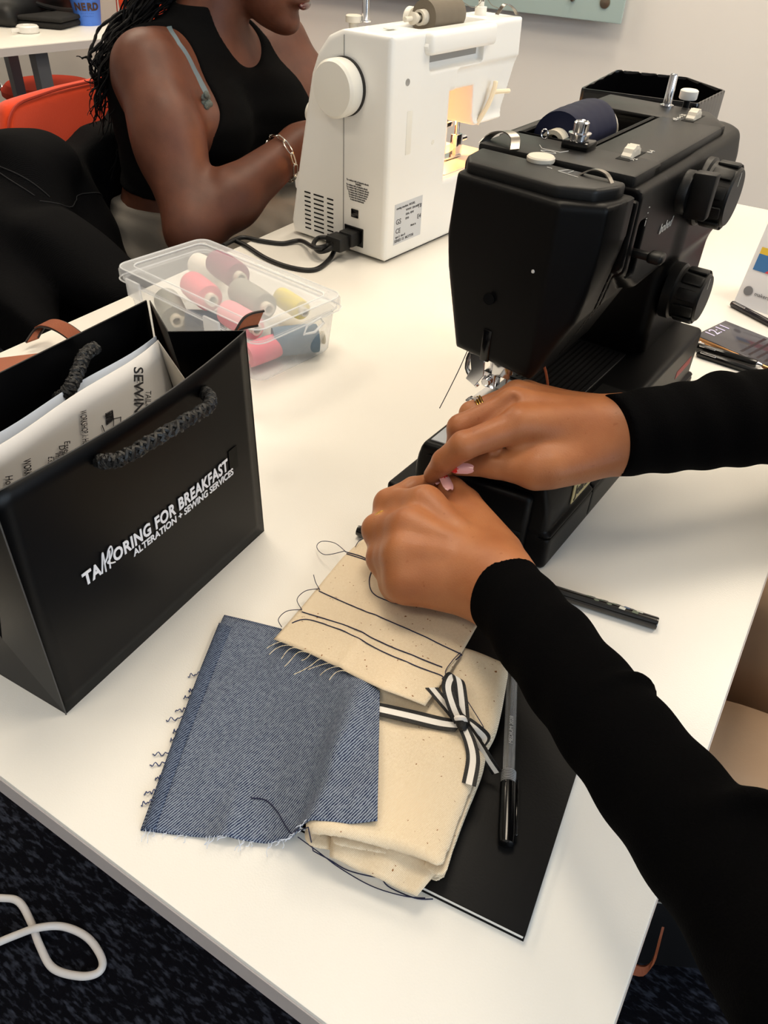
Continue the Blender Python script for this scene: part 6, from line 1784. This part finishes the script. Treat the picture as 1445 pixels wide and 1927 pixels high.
seam([(-1.1000, 0.7212, 0.0761), (-1.0800, 0.7203, 0.0553), (-1.0600, 0.7204, 0.0249)])
seam([(-1.1000, 0.7272, 0.0778), (-1.0800, 0.7270, 0.0561), (-1.0600, 0.7283, 0.0260)])
seam([(-1.0600, 0.7193, 0.0213), (-1.0600, 0.7566, 0.0237), (-1.0600, 0.8057, 0.0181), (-1.0800, 0.8726, -0.0019)])
seam([(-0.9700, 0.7183, -0.0178), (-0.9700, 0.7032, -0.0372), (-0.9500, 0.6788, -0.0566)])


# ------------------------------------------------------------------ things on the far table
def cup(label, loc):
    t = thing('paper_cup', label, 'paper cup', loc, group='blue paper cups on the far table')
    link('cup_wall', lathe(B(), [(0.040, 0.0), (0.052, 0.094), (0.0545, 0.097), (0.0545, 0.100), (0.051, 0.1005), (0.050, 0.094), (0.038, 0.004), (0.001, 0.004)], (0, 0, 0), (0, 0, 1), 40), mat('blue_cup', (74, 122, 216), 0.55), t)
    Z = math.atan2(-1.95, 2.4)
    M_ct = mat('brown_print', (70, 44, 30), 0.6)
    for s, z, size, bold in (('NERD', 0.046, 0.030, 0.0012), ('DOUGH', 0.076, 0.009, 0.0003), ('-------', 0.034, 0.010, 0.0), ('------', 0.026, 0.010, 0.0)):
        w = size * 0.66 * len(s)
        for i, ch in enumerate(s):
            a = Z + ((i + 0.5) / len(s) - 0.5) * w / 0.047
            r = 0.0405 + 0.128 * (z + size * 0.3)
            text_obj('lettering', ch, size, M_ct if z > 0.04 else mat('blue_print', (50, 88, 170), 0.6), t, basis((r * math.cos(a), r * math.sin(a), z), (-math.sin(a), math.cos(a), 0), (0.12 * math.cos(a), 0.12 * math.sin(a), 1)), 0.0003, bold, align='CENTER')
    return t
c0 = Vector((-2.5065, 2.1138, 0.0000))
cup('blue paper cup standing on the far table under another cup', (c0.x, c0.y, 0))
cup('blue paper cup stacked inside the other blue cup', (c0.x, c0.y, 0.052))
# black glasses pouch
def slab_thing(name, label, cat, loc, rotz, hx, hy, hz, m, r=0.006):
    o = link(name, sdf_mesh(name, [(lambda p: sbox([p[0], p[1], p[2] - 0.004 * np.cos(p[0] * 20) * np.cos(p[1] * 26)], (-hx, -hy, 0), (hx, hy, hz), r), (-hx - 0.01, -hy - 0.01, -0.006), (hx + 0.01, hy + 0.01, hz + 0.01), 0.004)]), m, smooth='full')
    o.location = loc
    o.rotation_euler.z = rotz
    return tag(o, label, cat)
pw = thing('zip_case', 'flat black zip case lying on the far table', 'case', (-2.5777, 1.9937, 0.0000), math.radians(20))
M_case = mat('black_fabric_case', (22, 21, 20), 0.8)
link('case_base', box(B(), (-0.10, -0.075, 0.002), (0.10, 0.075, 0.020), 0.010, 3), M_case, pw)
link('case_lid', box(B(), (-0.102, -0.077, 0.021), (0.104, 0.079, 0.034), 0.008, 3), M_case, pw)
hb_ = thing('handbag', 'slouchy black handbag on the far table by the wall', 'bag', (-2.8079, 2.0720, 0.0000), math.radians(15))
link('bag_body', sdf_mesh('bag_body', [(lambda p: smin(ell(p, (0, 0, 0.085), (0.19, 0.28, 0.095)), sbox(p, (-0.16, -0.25, 0.0), (0.16, 0.25, 0.07), 0.03), 0.04) - 0.006 * np.sin(p[1] * 45 + p[2] * 30), (-0.24, -0.34, -0.002), (0.24, 0.34, 0.22), 0.01)]), mat('black_soft_leather', (12, 12, 13), 0.55), hb_, smooth='full')
link('bag_strap', tube(B(), catmull([(0.10, -0.2, 0.12), (0.18, -0.1, 0.05), (0.20, 0.1, 0.03), (0.12, 0.2, 0.12)], 8), 0.008, 8), MATS['black_soft_leather'], hb_)
tm = thing('tape_measure', 'small white round tape measure on the edge of the far table', 'tape measure', (-2.4910, 1.8519, 0.0000))
link('case', lathe(B(), [(0.030, 0), (0.034, 0.004), (0.034, 0.018), (0.030, 0.022), (0.012, 0.023), (0.011, 0.021), (0.001, 0.021)], (0, 0, 0), (0, 0, 1), 36), MATS['white_plastic_small'], tm)
link('tape', box(B(), (-0.002, -0.062, 0.006), (0.002, -0.030, 0.016), 0.0005), MATS['white_plastic_small'], tm)
tag(link('card', box(B(), (-0.03, -0.045, 0.0), (0.03, 0.045, 0.001)), mat('grey_card', (150, 148, 144), 0.6), smooth=False), 'small grey card between the zip case and the blue cups', 'card').location = (-2.6175, 2.1313, 0.0005)

# ------------------------------------------------------------------ right hand side of the work table
# standing tent card
tcd = thing('tent_card', 'white standing tent card with yellow blue and red blocks', 'tent card', (-0.1058, 1.0873, 0.0), math.radians(-14))
M_card = mat('white_card', (226, 226, 230), 0.6)
for s in (0, 1):
    cd = B()
    sheet(cd, coons([(0, 0.035, 0.15), (0.21, 0.035, 0.15)], [(0, 0.0 + 0.07 * s, 0), (0.21, 0.07 * s, 0)], [(0, 0.035, 0.15), (0, 0.07 * s, 0)], [(0.21, 0.035, 0.15), (0.21, 0.07 * s, 0)], 1, 1), 0.0006)
    link('panel', cd, M_card, tcd, smooth=False)
def on_card(u, z, dy=-0.0007): return (u, 0.035 * z / 0.15 + dy, z)
def card_block(pts, rgb):
    link('printed_block', prism(B(), [on_card(u, z) for u, z in pts], (0, -0.0002, 0)), mat('print_%d_%d_%d' % rgb, rgb, 0.6), tcd, smooth=False)
card_block([(0.006, 0.066), (0.030, 0.066), (0.030, 0.074), (0.006, 0.074)], (222, 186, 62))
card_block([(0.006, 0.046), (0.022, 0.046), (0.030, 0.054), (0.030, 0.066), (0.006, 0.066)], (58, 112, 168))
card_block([(0.022, 0.046), (0.120, 0.046), (0.120, 0.074), (0.030, 0.074), (0.030, 0.054)], (206, 62, 72))
link('logo_dot', lathe(B(), [(0.006, 0), (0.006, 0.0004)], on_card(0.012, 0.020), (0, -1, 0.2), 24), mat('grey_dot', (120, 120, 124), 0.5), tcd)
cb_ = lambda u, z: basis(on_card(u, z, -0.0009), (1, 0, 0), (0, 0.23, 1))
text_obj('lettering', 'makerspace', 0.007, mat('grey_print', (90, 90, 94), 0.6), tcd, cb_(0.021, 0.017), 0.0001)
text_obj('lettering', 'FOLD & SEW', 0.010, mat('grey_print', (90, 90, 94), 0.6), tcd, cb_(0.050, 0.032), 0.0001)
def simple_pen(label, a, b_, r, m, tipm=None):
    a, b_ = Vector(a), Vector(b_)
    d = (b_ - a)
    t = thing('pen', label, 'pen', a)
    L = d.length
    link('barrel', lathe(B(), [(r * 0.8, 0), (r, 0.002), (r, L * 0.86), (r * 0.75, L * 0.88)], (0, 0, 0), d, 16), m, t)
    link('tip', lathe(B(), [(r * 0.75, L * 0.88), (r * 0.3, L * 0.99), (r * 0.1, L)], (0, 0, 0), d, 12), tipm or M_chrome, t)
    link('clip', box(B(), (-0.001, r, 0.004), (0.001, r + 0.0012, L * 0.28), 0.0003, 1, basis((0, 0, 0), d.orthogonal(), d.cross(d.orthogonal()))), M_chrome, t)
    return t
simple_pen('dark glossy pen lying in front of the tent card', (-0.1061, 1.0733, 0.0042), (-0.0323, 1.0289, 0.0042), 0.0042, mat('purple_black_pen', (24, 20, 28), 0.2))
# phone
phx = thing('phone', 'dark phone showing the time with a gold edge beside the tent card', 'phone', (-0.0756, 0.9857, 0.0000), 0)
pc_ = [Vector((-0.1234, 0.9376, 0.0080)), Vector((-0.1154, 1.0138, 0.0080)), Vector((-0.0135, 1.0012, 0.0080)), Vector((-0.0331, 0.9082, 0.0080))]
ctr = Vector(phx.location)
ux = (pc_[3] - pc_[0]).normalized()
vy = Vector((0, 0, 1)).cross(ux)
LX, LY = 0.152, 0.072
Mph = basis(pc_[0] - ctr + Vector((0, 0, -0.008)), ux, vy)
link('phone_body', box(B(), (0, 0, 0.0), (LX, LY, 0.0078), 0.006, 3, Mph), mat('gold_case', (190, 140, 92), 0.25, metal=0.8), phx)
link('screen', box(B(), (0.002, 0.002, 0.0070), (LX - 0.002, LY - 0.002, 0.0084), 0.005, 2, Mph), mat('lock_screen', (58, 56, 62), 0.12, emit=(58, 56, 62), estr=0.25), phx)
M_scr = mat('screen_text', (196, 186, 214), 0.4, emit=(196, 186, 214), estr=0.4)
text_obj('lettering', '12:11', 0.019, M_scr, phx, Mph @ Matrix.Translation((0.018, 0.014, 0.0086)) @ Matrix.Rotation(math.radians(90), 4, 'Z'), 0.0001)
for k in range(5):
    link('notification', box(B(), (0.058 + k * 0.010, 0.008, 0.0084), (0.0615 + k * 0.010, 0.008 + 0.056 - 0.008 * (k % 3), 0.0086), 0.0004, 1, Mph), mat('notification_grey', (30, 29, 33), 0.3), phx)
    link('glitter', box(B(), (0.004 + 0.02 * k, -0.0008, 0.001), (0.018 + 0.02 * k, 0.0, 0.004), 0.0003, 1, Mph), M_chrome, phx)
simple_pen('black and silver pen lying nearest the phone edge', (-0.1076, 0.9007, 0.0042), (-0.0288, 0.8924, 0.0042), 0.0042, mat('black_pen', (16, 16, 18), 0.2))
simple_pen('glossy black pen between the phone and the silver pen', (-0.1127, 0.9145, 0.0052), (-0.0328, 0.9116, 0.0052), 0.0050, mat('black_pen2', (20, 19, 18), 0.12))

# black open case on the far end of the table, behind the black machine
oc = thing('open_case', 'black open topped plastic case standing behind the black machine', 'case', (-0.345, 1.36, 0.0), math.radians(6))
def case_fn(p):
    o = poly2(p[0], p[1], [(-0.085, -0.10), (0.075, -0.10), (0.095, 0.02), (0.03, 0.09), (-0.075, 0.08)]) - 0.006
    d = rmax(rmax(o, p[2] - 0.196, 0.003), -p[2], 0.003)
    return np.maximum(d, -np.maximum(o + 0.004, -(p[2] - 0.006)))
link('case_shell', sdf_mesh('case_shell', [(case_fn, (-0.11, -0.12, -0.004), (0.115, 0.11, 0.204), 0.0026)]), M_blkg, oc)
link('handle_loop', tube(B(), catmull([(-0.092, -0.07, 0.165), (-0.108, -0.075, 0.14), (-0.112, -0.07, 0.10), (-0.096, -0.06, 0.06)], 8), 0.004, 8), M_cord, oc)
link('handle_loop', tube(B(), catmull([(0.090, -0.06, 0.165), (0.106, -0.05, 0.14), (0.108, -0.05, 0.10), (0.092, -0.05, 0.06)], 8), 0.004, 8), M_cord, oc)

# ------------------------------------------------------------------ on the floor
wc = [(-0.7370, 0.1309, -0.7340), (-0.6992, 0.1555, -0.7340), (-0.6727, 0.1665, -0.7340), (-0.6353, 0.1577, -0.7340), (-0.5984, 0.1435, -0.7330), (-0.5610, 0.1345, -0.7340), (-0.5235, 0.1471, -0.7340), (-0.5062, 0.1637, -0.7340), (-0.5147, 0.1779, -0.7340), (-0.5522, 0.1862, -0.7340), (-0.5911, 0.1781, -0.7330), (-0.6148, 0.1567, -0.7240), (-0.6367, 0.1347, -0.7320), (-0.6596, 0.1003, -0.7340)]
tag(link('extension_cord', tube(B(), catmull(wc, 10), 0.0052, 12), mat('white_cable', (226, 220, 216), 0.4)), 'white cable looping over the carpet beside the table', 'cable')
fb = thing('shoulder_bag', 'black shoulder bag with tan trim standing on the floor by the table', 'bag', (0.118, 0.640, ZF), math.radians(28))
link('bag_body', box(B(), (-0.16, -0.055, 0.0), (0.16, 0.055, 0.20), 0.012, 3), mat('black_bag_leather', (10, 10, 12), 0.5), fb)
link('piping', tube(B(), [(-0.155, -0.056, 0.196), (0.155, -0.056, 0.196)], 0.0012, 6), mat('grey_piping', (110, 108, 104), 0.5), fb)
link('piping', tube(B(), [(-0.155, 0.050, 0.2005), (0.155, 0.050, 0.2005)], 0.0014, 6), MATS['grey_piping'], fb)
hl_ = [(-0.11, -0.058, 0.15), (-0.115, -0.085, 0.12), (-0.06, -0.10, 0.10), (-0.05, -0.075, 0.16)]
link('tan_handle', strip_path(B(), catmull(hl_, 8), [(0.1, 0.5, 0.85)] * 25, 0.014, 0.003), M_leather, fb)
